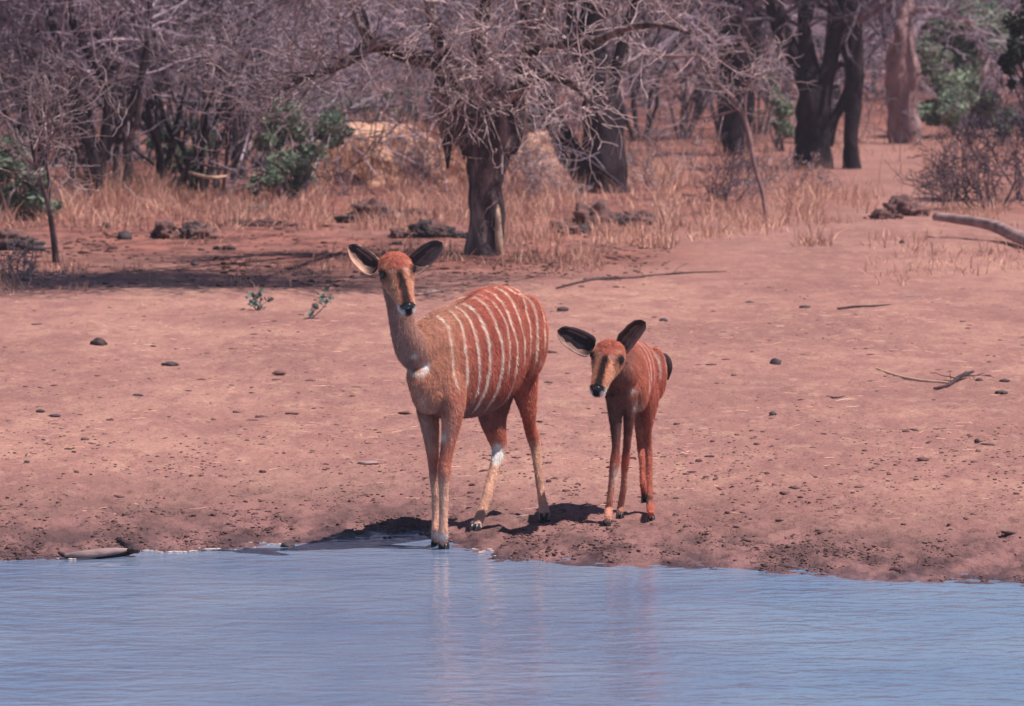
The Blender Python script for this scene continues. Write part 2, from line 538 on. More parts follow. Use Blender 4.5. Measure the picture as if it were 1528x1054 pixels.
build_ground()
wx = np.array([-70, 70, 70, -70.]); wy = np.array([-30, -30, 40, 40.])
wo = mesh_np('water', np.stack([wx, wy, np.zeros(4)], -1), np.array([[0, 1, 2, 3]]), M['water'], smooth=False)
wo['kind'] = 'structure'; wo['label'] = 'rippled blue grey water of the waterhole'

# ------------------------------------------------------------------ animals
def V3(a): return np.array([a[0], a[1], a[2]], float)


def unit(v): v = np.asarray(v, float); return v / np.linalg.norm(v)


class Body:
    """collects closed lofts along bones, then welds them into one continuous skin"""
    def __init__(self): self.parts, self.bones = [], {}

    def loft(self, bone, pts, ra, rb, lat, n=28, sides=22, flat=0.0):
        P, r = resample([tuple(p) for p in pts], np.stack([ra, rb], 1), n)
        r = np.maximum(r, 0.004)
        T = np.gradient(P, axis=0); T /= np.linalg.norm(T, axis=1, keepdims=True)
        L = np.asarray(lat, float)[None, :] - (T @ np.asarray(lat, float))[:, None] * T
        L /= np.linalg.norm(L, axis=1, keepdims=True)
        U = np.cross(T, L)
        th = np.arange(sides) / sides * 2 * math.pi
        c, s = np.cos(th), np.sin(th)
        V = P[:, None] + r[:, 0][:, None, None] * L[:, None] * c[None, :, None] + r[:, 1][:, None, None] * U[:, None] * s[None, :, None]
        V = V.reshape(-1, 3)
        idx = np.arange(n * sides).reshape(n, sides); a, b = idx[:-1], idx[1:]
        q = np.stack([a, np.roll(a, -1, 1), np.roll(b, -1, 1), b], -1).reshape(-1, 4)
        e0 = P[0] - T[0] * r[0].min() * 0.5; e1 = P[-1] + T[-1] * r[-1].min() * 0.5
        V = np.concatenate([V, [e0, e1]]); c0, c1 = n * sides, n * sides + 1
        t0 = np.stack([np.full(sides, c0), np.roll(idx[0], -1), idx[0]], -1)
        t1 = np.stack([np.full(sides, c1), idx[-1], np.roll(idx[-1], -1)], -1)
        self.parts.append((V, [q, np.concatenate([t0, t1])]))
        self.bones.setdefault(bone, []).append((P, r.mean(1)))

    def ball(self, bone, c, rad, axes=None):
        v, f = ICO[2]
        ax = np.eye(3) if axes is None else np.asarray(axes)
        V = np.asarray(c) + (v * np.asarray(rad)) @ ax
        self.parts.append((V, [f]))
        if bone: self.bones.setdefault(bone, []).append((np.asarray(c)[None], np.array([np.mean(rad)])))

    def skin(self, name, voxel, smooth, its, mat, parent):
        V, Fs = join(self.parts)
        tmp = mesh_np('tmp', V, Fs)
        m = tmp.modifiers.new('r', 'REMESH'); m.mode = 'VOXEL'; m.voxel_size = voxel
        s = tmp.modifiers.new('s', 'SMOOTH'); s.factor = smooth; s.iterations = its
        dg = bpy.context.evaluated_depsgraph_get()
        me = bpy.data.meshes.new_from_object(tmp.evaluated_get(dg))
        old = tmp.data; bpy.data.objects.remove(tmp); bpy.data.meshes.remove(old)
        me.name = name
        n = len(me.vertices); co = np.empty(n * 3, np.float32); me.vertices.foreach_get('co', co); co = co.reshape(-1, 3).astype(float)
        me.polygons.foreach_set('use_smooth', np.ones(len(me.polygons), bool))
        me.materials.clear(); me.materials.append(mat)
        o = bpy.data.objects.new(name, me); COL.objects.link(o); o.parent = parent
        names = list(self.bones); D = np.full((len(names), n), 9.0)
        for i, k in enumerate(names):
            for P, r in self.bones[k]:
                for a in range(0, n, 20000):
                    dd = np.linalg.norm(co[a:a + 20000, None] - P[None], axis=2) - r[None]
                    D[i, a:a + 20000] = np.minimum(D[i, a:a + 20000], dd.min(1))
        W_ = np.exp(-np.clip(D - D.min(0), 0, 1) / 0.012); W_ /= W_.sum(0)
        return o, co, {k: W_[i] for i, k in enumerate(names)}


def set_coat(o, cols, seed=1):
    me = o.data; n = len(me.vertices)
    co = np.empty(n * 3, np.float32); me.vertices.foreach_get('co', co); co = co.reshape(-1, 3).astype(float)
    no = np.empty(n * 3, np.float32); me.vertices.foreach_get('normal', no); no = no.reshape(-1, 3).astype(float)
    rng = np.random.RandomState(seed)
    k = np.concatenate([np.arange(n)] * 3); m_ = len(k)
    P = co[k] + rng.normal(0, .002, (m_, 3)); Nn = no[k]
    flow = np.array([.25, .45, -1.0])[None] + rng.normal(0, .28, (m_, 3))
    flow = flow - (flow * Nn).sum(1, keepdims=True) * Nn; flow /= np.maximum(np.linalg.norm(flow, axis=1, keepdims=True), 1e-6)
    small = sstep(.62, .30, co[k][:, 2])[:, None]
    ln = rng.uniform(.008, .017, (m_, 1)) * (1 - .45 * small)
    d = flow * .94 + Nn * (.30 + rng.normal(0, .10, (m_, 1))); d /= np.linalg.norm(d, axis=1, keepdims=True)
    sd_ = np.cross(d, Nn); sd_ /= np.maximum(np.linalg.norm(sd_, axis=1, keepdims=True), 1e-6)
    w = rng.uniform(.0007, .0014, (m_, 1)); b = P - Nn * .0015
    V = np.stack([b - sd_ * w, b + sd_ * w, b + d * ln], 1).reshape(-1, 3)
    hc = np.clip(cols, 0, 1)[k] * rng.uniform(.66, 1.42, (m_, 1)) * (1 + rng.normal(0, .04, (m_, 3)))
    hair = mesh_np('short_hair', V, [np.arange(m_ * 3).reshape(m_, 3)], M['coat'], o.parent, cols=np.repeat(np.clip(hc, 0, 1), 3, 0), smooth=False)
    hair['kind'] = 'stuff'
    a = me.attributes.new('coat', 'FLOAT_COLOR', 'POINT')
    c = np.ones((len(me.vertices), 4), np.float32); c[:, :3] = np.clip(cols, 0, 1); a.data.foreach_set('color', c.ravel())


def paint(cols, w, c):
    w = np.clip(w, 0, 1)[:, None]
    return cols * (1 - w) + np.asarray(c)[None] * w


def ear(parent, base, tip, side, facing, width, cup, inner, rim, back, droop=0.0, name='ear', root=0.25):
    """cupped leaf-shaped ear with an inner and an outer surface joined at the rim"""
    nu, nv = 20, 15
    base, tip, facing = np.asarray(base), np.asarray(tip), unit(facing)
    e = tip - base; L = np.linalg.norm(e); e /= L
    side = unit(np.asarray(side) - np.dot(side, e) * e)
    nrm = unit(np.cross(e, side));
    if np.dot(nrm, facing) < 0: nrm = -nrm
    u = np.linspace(0, 1, nu)[:, None]; v = np.linspace(-1, 1, nv)[None, :]
    prof = root * (1 - u) ** 3 + np.sqrt(np.clip(1 - np.abs(2 * np.clip(u, 0, 1) ** 0.80 - 1.0) ** 2.3, 0, 1)) + 0.01
    wv = width * prof
    depth = cup * prof * (1 - v ** 2) + 0.012 * np.sin(u * 3)
    P = base + e * L * u[..., None] + side * (wv * v)[..., None] - nrm * depth[..., None] - np.array([0, 0, 1]) * (droop * u ** 2)[..., None]
    P = P + nrm * (0.004 * vnoise(u * 9, v * 3, 1.0))[..., None]
    back_s = P - nrm * (0.006 * (1 - v ** 2) + 0.0015)[..., None]
    VV = np.concatenate([P.reshape(-1, 3), back_s.reshape(-1, 3)])
    idx = np.arange(nu * nv).reshape(nu, nv)
    q = np.stack([idx[:-1, :-1], idx[:-1, 1:], idx[1:, 1:], idx[1:, :-1]], -1).reshape(-1, 4)
    q2 = (q + nu * nv)[:, ::-1]
    rimi = np.concatenate([idx[:, 0], idx[-1, 1:], idx[::-1, -1][1:], idx[0, ::-1][1:]])
    a, b = rimi[:-1], rimi[1:]
    q3 = np.stack([a, b, b + nu * nv, a + nu * nv], -1)
    fr = np.clip(sstep(0.72, 0.98, np.abs(v)) + 0 * u, 0, 1)
    lower = sstep(0.1, 0.75, v * 1.0 + 0.15 * vnoise(u * 5, v * 2)) * sstep(0.05, 0.35, u) * rim[1]
    c = np.asarray(inner)[None, None] * (1 - lower[..., None]) + np.asarray(rim[0])[None, None] * lower[..., None]
    streak = (vnoise(u * 3, v * 9, 4.0) > 0.45) * 0.5 * sstep(.1, .3, u)
    c = c * (1 - streak[..., None]) + np.asarray(rim[0])[None, None] * 0.7 * streak[..., None]
    c = c * (1 - fr[..., None] * .8) + np.asarray(rim[0])[None, None] * fr[..., None] * .8
    c = c + 0 * P
    cb = np.asarray(back)[None, None] + 0 * P
    o = mesh_np(name, VV, [np.concatenate([q, q2, q3])], M['ear'], parent, cols=np.concatenate([c.reshape(-1, 3), cb.reshape(-1, 3)]))
    return o


def hoof(parent, foot, fwd, size=0.022, h=0.034):
    """cloven hoof: two pointed claws side by side"""
    fwd = unit([fwd[0], fwd[1], 0]); lat = np.array([-fwd[1], fwd[0], 0]); up = np.array([0, 0, 1.])
    parts = []
    for s in (-1, 1):
        rings = []
        for k, (z, f, b, w) in enumerate([(0, 1.55, -0.75, .62), (.25, 1.35, -0.78, .60), (.6, 1.0, -0.72, .55), (1.0, .62, -0.6, .46)]):
            c = np.asarray(foot) + up * z * h + lat * s * size * 0.50
            r = []
            for a in np.arange(10) / 10 * 2 * math.pi:
                x = math.cos(a); y = math.sin(a)
                fx = (f if x > 0 else -b) * abs(x) ** 0.9 * (1 if x > 0 else -1) * size
                r.append(c + fwd * fx + lat * y * w * size * (1 - 0.45 * max(x, 0)))
            rings.append(r)
        V = np.array(rings).reshape(-1, 3); n, m_ = 4, 10
        idx = np.arange(n * m_).reshape(n, m_); a, b = idx[:-1], idx[1:]
        q = np.stack([a, np.roll(a, -1, 1), np.roll(b, -1, 1), b], -1).reshape(-1, 4)
        V = np.concatenate([V, [V[:10].mean(0), V[-10:].mean(0)]])
        t = np.concatenate([np.stack([np.full(10, 40), np.roll(idx[0], -1), idx[0]], -1), np.stack([np.full(10, 41), idx[-1], np.roll(idx[-1], -1)], -1)])
        parts.append((V, [q, t]))
    V, Fs = join(parts)
    return mesh_np('hoof', V, Fs, M['hoof'], parent)


def eyeball(parent, c, r):
    v, f = ICO[2]
    return mesh_np('eye', np.asarray(c) + v * r, [f], M['eye'], parent)


RUST = np.array([0.42, 0.122, 0.086]); RED = np.array([0.40, 0.100, 0.074]); TAN = np.array([0.60, 0.290, 0.185])
PALE = np.array([0.64, 0.36, 0.265]); CREAM = np.array([0.82, 0.66, 0.56]); WHITE = np.array([0.85, 0.80, 0.78])
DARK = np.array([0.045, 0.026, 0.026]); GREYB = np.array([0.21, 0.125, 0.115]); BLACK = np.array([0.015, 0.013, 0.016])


def tuft(parent, name, root, dirs, n, length, spread, mat, r=0.0016, seed=1):
    rr = random.Random(seed); lines = []
    for _ in range(n):
        p = np.asarray(root) + np.array([rr.gauss(0, 1) for _ in range(3)]) * spread
        d = unit(np.asarray(dirs) + np.array([rr.gauss(0, .22) for _ in range(3)]))
        L = length * rr.uniform(.6, 1.1)
        pts = [p + d * L * k / 3 - np.array([0, 0, .02]) * (k / 3) ** 2 for k in range(4)]
        lines.append((pts, [r * 1.5, r * 1.3, r, r * .3], 3))
    V, Fs, t = tubes(lines)
    return mesh_np(name, V, Fs, mat, parent, attrs={'tint': t})


def head_frame(poll, nose, latish):
    hf = unit(np.asarray(nose) - np.asarray(poll))
    hl = unit(np.asarray(latish) - np.dot(latish, hf) * hf)
    hu = np.cross(hf, hl)
    if hu[2] < 0: hu = -hu
    return hf, hl, hu


def build_head(B, poll, hf, hl, hu, k):
    """profile of an antelope's head; k scales; station: s, half width, half depth, top above axis"""
    st = [(-.050, .030, .024, .030), (-.030, .054, .045, .046), (0, .063, .056, .052), (.035, .066, .060, .052), (.065, .060, .057, .044),
          (.10, .046, .048, .034), (.14, .037, .039, .025), (.175, .033, .032, .018), (.20, .031, .028, .013), (.215, .021, .020, .006), (.222, .010, .009, -.002)]
    pts = [np.asarray(poll) + hf * s * k + hu * (t - d) * k for s, w, d, t in st]
    B.loft('head', pts, np.array([x[1] for x in st]) * k, np.array([x[2] for x in st]) * k, hl, n=34, sides=26)
    for s in (-1, 1):      # brow ridges and cheeks
        B.ball('head', np.asarray(poll) + (hf * .038 + hl * s * .044 + hu * .022) * k, np.array([.020, .017, .016]) * k)
        B.ball('head', np.asarray(poll) + (hf * .055 + hl * s * .030 - hu * .028) * k, np.array([.040, .022, .035]) * k, np.array([hf, hl, hu]))


def paint_head(cols, co, w, poll, hf, hl, hu, k, bridge_dark=1.0, cheek=1.1):
    r = (co - np.asarray(poll)) / k
    s, a, h = r @ hf, r @ hl, r @ hu
    hd = w['head']
    nz = fbm(co[:, 0] * 60, co[:, 1] * 60, co[:, 2] * 60, 2)
    c = np.tile(RUST * 1.10, (len(co), 1))
    c = paint(c, sstep(.030, .095, s + nz * .03) * sstep(.012, .024, np.abs(a)), TAN * cheek)             # cheeks
    c = paint(c, sstep(.0, -.02, h + .6 * (s - .05)) * sstep(-.02, .03, s), TAN)                         # jaw side
    c = paint(c, sstep(-.025, -.040, h) * sstep(.02, .05, s), CREAM * .8)                                # chin and throat
    c = paint(c, sstep(.016, .008, np.abs(a) + nz * .004) * sstep(.050, .068, s) * bridge_dark, DARK * .8)   # dark nose bridge
    che = np.exp(-((s - .060 + .35 * (np.abs(a) - .018)) / .0075) ** 2) * sstep(.008, .014, np.abs(a)) * sstep(.044, .034, np.abs(a)) * sstep(0.0, .015, h)
    c = paint(c, che * .4, CREAM * .85)                                                                       # pale chevron between the eyes
    brow = np.exp(-((np.abs(a) - .044) / .011) ** 2) * np.exp(-((s - .020) / .014) ** 2) * sstep(0, .02, h)
    c = paint(c, brow * .45, np.array([.72, .42, .25]))
    eye = np.exp(-(((np.abs(a) - .059) / .020) ** 2 + ((s - .043) / .017) ** 2 + ((h - .018) / .018) ** 2))
    c = paint(c, eye * 2.0, DARK * .6)
    tear = np.exp(-((np.abs(a) - (.052 - .35 * (s - .043))) / .006) ** 2) * sstep(.040, .055, s) * sstep(.098, .08, s) * sstep(-.012, .005, h)
    c = paint(c, tear * .6, DARK)
    c = paint(c, sstep(.186, .196, s) * sstep(-.020, -.004, h), BLACK)                                    # nose pad
    lip = sstep(.172, .184, s) * sstep(.002, -.008, h) * sstep(-.030, -.022, h) * sstep(.011, .018, np.abs(a)) * .9
    c = paint(c, lip, WHITE)
    c = paint(c, sstep(.175, .19, s) * sstep(-.021, -.028, h), GREYB)
    return cols * (1 - hd[:, None]) + c * hd[:, None]


def leg_pts(spec):
    """spec rows: (px, py, D, r_lateral_px, r_depth_m)"""
    P, a, b = [], [], []
    for px, py, D, rp, rb in spec:
        P.append(V3(at(px, py, D))); a.append(rp * D / F); b.append(rb)
    return P, np.array(a), np.array(b)


# ---- the doe
def build_doe():
    root_p = on_ground(720, 800)
    root = thing('antelope', 'adult doe antelope with white flank stripes, forefeet at the water edge', 'antelope', (0, 0, 0), None)
    A = np.array([(640 - W / 2) * 22.02 / F, 22.02, 0.0]); u = unit([.454, .891, 0]); l = np.array([.891, -.454, 0]); up = np.array([0, 0, 1.])
    B = Body()
    tor = [(-.075, .80, .70, .030), (-.055, .835, .600, .060), (0, .890, .545, .082), (.08, .935, .520, .098), (.17, .946, .505, .112), (.25, .955, .500, .134), (.33, .970, .497, .150),
           (.42, .992, .505, .164), (.50, 1.012, .535, .162), (.58, 1.020, .580, .148), (.66, 1.012, .630, .136), (.74, .985, .670, .120), (.80, .945, .705, .094), (.845, .885, .72, .060), (.86, .84, .77, .03)]
    pts = [A + u * t + up * (a + b) / 2 for t, a, b, w in tor]
    B.loft('torso', pts, np.array([x[3] for x in tor]), np.array([(x[1] - x[2]) / 2 for x in tor]), l, n=70, sides=40)
    for s in (-1, 1):
        B.ball('torso', A + u * .10 + l * s * .052 + up * .72, (.15, .045, .19), np.array([u, l, up]))     # shoulder blade
        B.ball('torso', A + u * .70 + l * s * .085 + up * .80, (.13, .062, .17), np.array([u, l, up]))     # haunch
        B.ball('torso', A + u * .60 + l * s * .09 + up * .92, (.07, .03, .06), np.array([u, l, up]))      # hip bone
    B.ball('torso', A + u * (-.02) + up * .715, (.085, .075, .115), np.array([u, l, up]))
    B.ball('torso', A + u * (.0) + up * .62, (.075, .070, .085), np.array([u, l, up]))                    # brisket
    # neck
    npx = [(690, 490, 22.36, 16, .070), (664, 496, 22.17, 25, .100), (640, 516, 22.04, 31, .105), (619, 522, 21.95, 27, .080), (605, 500, 21.88, 20.5, .060), (599, 475, 21.86, 18.5, .052), (595, 450, 21.85, 19, .050), (591, 428, 21.85, 20, .052), (588, 408, 21.84, 19, .04)]
    P, a, b = leg_pts(npx)
    B.loft('neck', P, a, b, l, n=36, sides=26)
    # head
    poll = V3(at(589, 397, 21.77)); nose = poll + .222 * unit([.056, -.150, -.160])
    hf, hl, hu = head_frame(poll, nose, np.array([1, .08, 0.0]))
    build_head(B, poll, hf, hl, hu, 1.04)
    # legs
    fl = on_ground(662, 822); fr = on_ground(651, 817); hr = on_ground(709, 794); hlf = on_ground(812, 778)
    legs = {
        'fore_l': [(672, 560, 22.06, 17, .085), (675, 595, 22.04, 17.5, .075), (674, 625, 22.03, 14.5, .052), (670, 655, 22.03, 11, .036), (665, 685, 22.02, 9.2, .028), (663, 703, 22.01, 10, .029), (662, 722, 22.01, 7.8, .024), (662, 745, 22.01, 6.8, .019),
                   (661.5, 780, 22.0, 6.5, .018), (661, 798, 22.0, 7.8, .021), (661, 810, fl.y, 6.2, .016), (661, 816, fl.y, 6.8, .016)],
        'fore_r': [(636, 580, 22.16, 15, .075), (638, 610, 22.14, 14.5, .062), (642, 640, 22.13, 12.0, .045), (645, 670, 22.12, 9.2, .031), (648, 697, 22.11, 8.2, .027), (649, 712, 22.10, 8.0, .027), (650, 735, 22.09, 6.4, .019), (650.5, 775, 22.08, 6.0, .018),
                   (650.5, 795, 22.07, 7.0, .020), (650.5, 806, fr.y, 5.6, .015), (650.5, 812, fr.y, 6.0, .015)],
        'hind_l': [(772, 530, 22.66, 30, .12), (779, 555, 22.66, 22, .110), (785, 585, 22.70, 14, .080), (789, 612, 22.74, 10, .055), (791, 636, 22.80, 8.0, .036), (795, 652, 22.84, 8.8, .032), (799, 668, 22.85, 7.6, .026), (802, 695, 22.84, 6.2, .019),
                   (807, 735, 22.83, 5.8, .017), (811, 757, 22.82, 7.2, .020), (812, 767, hlf.y, 6.0, .016), (812.5, 772, hlf.y, 5.6, .014)],
        'hind_r': [(740, 570, 22.72, 26, .12), (735, 600, 22.66, 23, .100), (735, 622, 22.62, 19, .080), (740, 645, 22.62, 14.5, .055), (744, 662, 22.64, 12, .040), (744, 675, 22.64, 10, .032), (740, 690, 22.61, 8, .025), (734, 712, 22.57, 7.6, .020),
                   (725, 745, 22.51, 7.2, .019), (717, 769, 22.47, 7.8, .021), (713, 780, 22.44, 6.8, .017), (711, 787, hr.y, 6.2, .015)],
    }
    for k, sp_ in legs.items():
        P, a, b = leg_pts(sp_)
        B.loft(k, P, a, b, l, n=56, sides=20)
    o, co, w = B.skin('body', 0.0055, 0.5, 5, M['coat'], root)
    # coat pattern
    rel = co - A; t = rel @ u; q = rel @ l; z = co[:, 2]
    n1 = fbm(co[:, 0] * 9, co[:, 1] * 9, co[:, 2] * 9, 3); n2 = fbm(co[:, 0] * 40, co[:, 1] * 40, co[:, 2] * 40, 2)
    px, py = to_px(co)
    c = np.tile(RED, (len(co), 1)); c = paint(c, .5 + n1, RUST)
    c = paint(c, sstep(.20, .02, t + n1 * .1) * .8, TAN * np.array([.88, .82, .84]))                 # paler shoulder
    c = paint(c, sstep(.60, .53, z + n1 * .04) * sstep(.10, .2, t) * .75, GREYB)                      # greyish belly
    c = paint(c, sstep(.66, .78, t) * .35, RUST * 1.25)
    crest = sstep(.012, .004, np.abs(q)) * sstep(.86, .90, z)
    c = paint(c, crest * sstep(.5, .3, t), DARK * 1.5)
    st = [(.030, .90, .60, .0062, .9), (.125, .94, .56, .0068, 1), (.190, .95, .57, .0060, .9), (.255, .96, .53, .0070, 1), (.335, .98, .54, .0068, 1), (.385, .985, .66, .0045, .6), (.435, 1.0, .56, .0055, .9),
          (.520, 1.01, .70, .0066, 1), (.600, 1.02, .74, .0055, .85), (.665, 1.0, .70, .0062, .95), (.735, .97, .74, .0050, .7)]
    s_all = np.zeros(len(co))
    for i, (t0, zt, zb, wd, am) in enumerate(st):
        cen = t0 + .016 * vnoise(z * 9 + i * 9, i * 3.3, .5) + .004 * vnoise(z * 45 + i * 9, i * 3.3, 7.5) + .05 * (z - .8) ** 2 * (1 if i < 7 else -1) + (0.02 * sstep(.8, .6, z) if i in (2, 6) else 0)
        brk = .68 + .8 * vnoise(z * 34, i * 7.7, q * 20)
        s_all = np.maximum(s_all, np.exp(-((t - cen) / (wd * .82)) ** 2 * .8) * sstep(zb - .02, zb + .03, z) * am * np.clip(brk, .35, 1))
    tw = w['torso'] + (w['hind_l'] + w['fore_l'] + w['neck']) * .9
    c = paint(c, np.clip(s_all * 1.25, 0, 1) * np.clip(tw, 0, 1) * (np.abs(q) > .015), CREAM)
    for tx, zz, rr_ in ((.67, .66, .010), (.62, .63, .008), (.71, .70, .009), (.58, .62, .007), (.33, .63, .008)):    # spots on the haunch
        c = paint(c, np.exp(-(((t - tx) ** 2 + (z - zz) ** 2) / rr_ ** 2)) * .8, CREAM)
    wn_ = w['neck'][:, None]
    cn = np.tile(TAN * np.array([.70, .66, .74]), (len(co), 1))
    cn = paint(cn, sstep(.0, .03, -(rel @ u) - .10 + n1 * .03) * .4, GREYB * 1.7)
    c = c * (1 - wn_) + cn * wn_
    c = paint(c, np.clip(s_all * 1.25, 0, 1) * (w['neck'] + w['torso']) * (np.abs(q) > .015) * (t > .0), CREAM)
    # throat patch, chest crescents
    cres = np.exp(-((np.hypot((px - 622) / 17, (py - 545) / 13) - 1) / .20) ** 2) * (py > 548) * (px > 606) * (t < .02)
    c = paint(c, cres * .95, CREAM)
    c = paint(c, np.exp(-(((px - 634 + .45 * (py - 548)) / 4.5) ** 2 + ((py - 549) / 9) ** 2)) * (t < .05), WHITE)
    c = paint(c, np.exp(-(((px - 612) / 10) ** 2 + ((py - 545) / 9) ** 2)) * (t < .05) * .7, GREYB * .7)
    c = paint(c, np.exp(-(((px - 618) / 4.5) ** 2 + ((py - 531) / 3.5) ** 2)) * (t < .05) * .9, CREAM)
    c = paint(c, np.exp(-(((px - 630) / 7) ** 2 + ((py - 598) / 8) ** 2)) * (t < .05) * .7, PALE)
    for k in ('fore_l', 'fore_r', 'hind_l', 'hind_r'):
        wk = w[k][:, None]
        fore = k.startswith('fore')
        cl = np.tile(RUST * 1.15, (len(co), 1)) if not fore else np.tile(RUST * np.array([1.18, 1.35, 1.35]), (len(co), 1))
        kz = .345 if fore else .40
        cl = paint(cl, sstep(kz, kz - .08, z), PALE)
        cl = paint(cl, sstep(.33, .25, z) * (.35 + n1), PALE * np.array([1.1, 1.12, 1.12]))
        if k == 'fore_r': cl = paint(cl, sstep(.36, .46, z) * .55, GREYB * .8)  # dusky marking, deepened with painted shade from the body above
        if k == 'hind_r': cl = paint(cl, sstep(.40, .46, z) * .5, GREYB * .8)  # shade on the inner thigh painted into the coat
        if fore:
            cl = paint(cl, np.exp(-((z - .30) / .035) ** 2) * .55, RUST * 1.2)
            cl = paint(cl, sstep(.33, .40, z) * sstep(.62, .55, z) * sstep(-.2, .2, n1) * .4, PALE)
        cl = paint(cl, sstep(.075, .05, z) * sstep(.03, .05, z) * .6, WHITE)
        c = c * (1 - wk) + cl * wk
    hk = w['hind_r'] * np.exp(-(((px - 742) / 9.5) ** 2 + ((py - 678) / 15) ** 2) ** 2)
    c = paint(c, np.clip(hk * 1.7, 0, 1), WHITE)
    kn = w['fore_l'] * np.exp(-(((px - 661) / 5) ** 2 + ((py - 652) / 6) ** 2))
    c = paint(c, kn, CREAM)
    c = paint_head(c, co, w, poll, hf, hl, hu, 1.04)
    c *= (1 + .30 * n2 + .16 * n1)[:, None]
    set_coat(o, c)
    # ears
    dk = np.array([.028, .016, .018])
    ear(root, at(563, 403, 21.78), at(521, 366, 21.76), (0.6, 0, -1.0), (-.15, -1, .05), .041, .022, dk * 1.7, (np.array([.62, .36, .28]), 1.0), RUST * .8)
    ear(root, at(612, 402, 21.78), at(660, 362, 21.80), (-.5, 0, -1.0), (.2, -1, .15), .043, .020, dk * 2.0, (np.array([.42, .24, .20]), .35), RUST * .8)
    k = 1.04
    for s in (-1, 1):
        eyeball(root, poll + (hf * .043 + hl * s * .0585 + hu * .016) * k, .0150)
    v, f = ICO[2]
    nc = poll + hf * .207 * k + hu * .001 * k
    mesh_np('nose', nc + (v * np.array([.011, .0225, .0165]) * k) @ np.array([hf, hl, hu]), [f], M['nose'], root)
    hoof(root, (fl.x, fl.y, fl.z), (-.2, -1, 0)); hoof(root, (fr.x - .001, fr.y, fr.z), (-.3, -1, 0), .020)
    hoof(root, (hr.x, hr.y, hr.z), (-.5, -1, 0)); hoof(root, (hlf.x, hlf.y, hlf.z), (-.1, -1, 0))
    # tail, hanging behind the haunch
    tl = [A + u * .845 + up * .90, A + u * .885 + up * .84, A + u * .895 + up * .74, A + u * .885 + up * .63]
    Vt, Ft = limb_mesh(tl, [.016, .02, .024, .006], 12, 20, .1)
    ct = np.tile(RUST * .9, (len(Vt), 1)); mesh_np('tail', Vt, Ft, M['coat'], root, cols=ct)
    return root


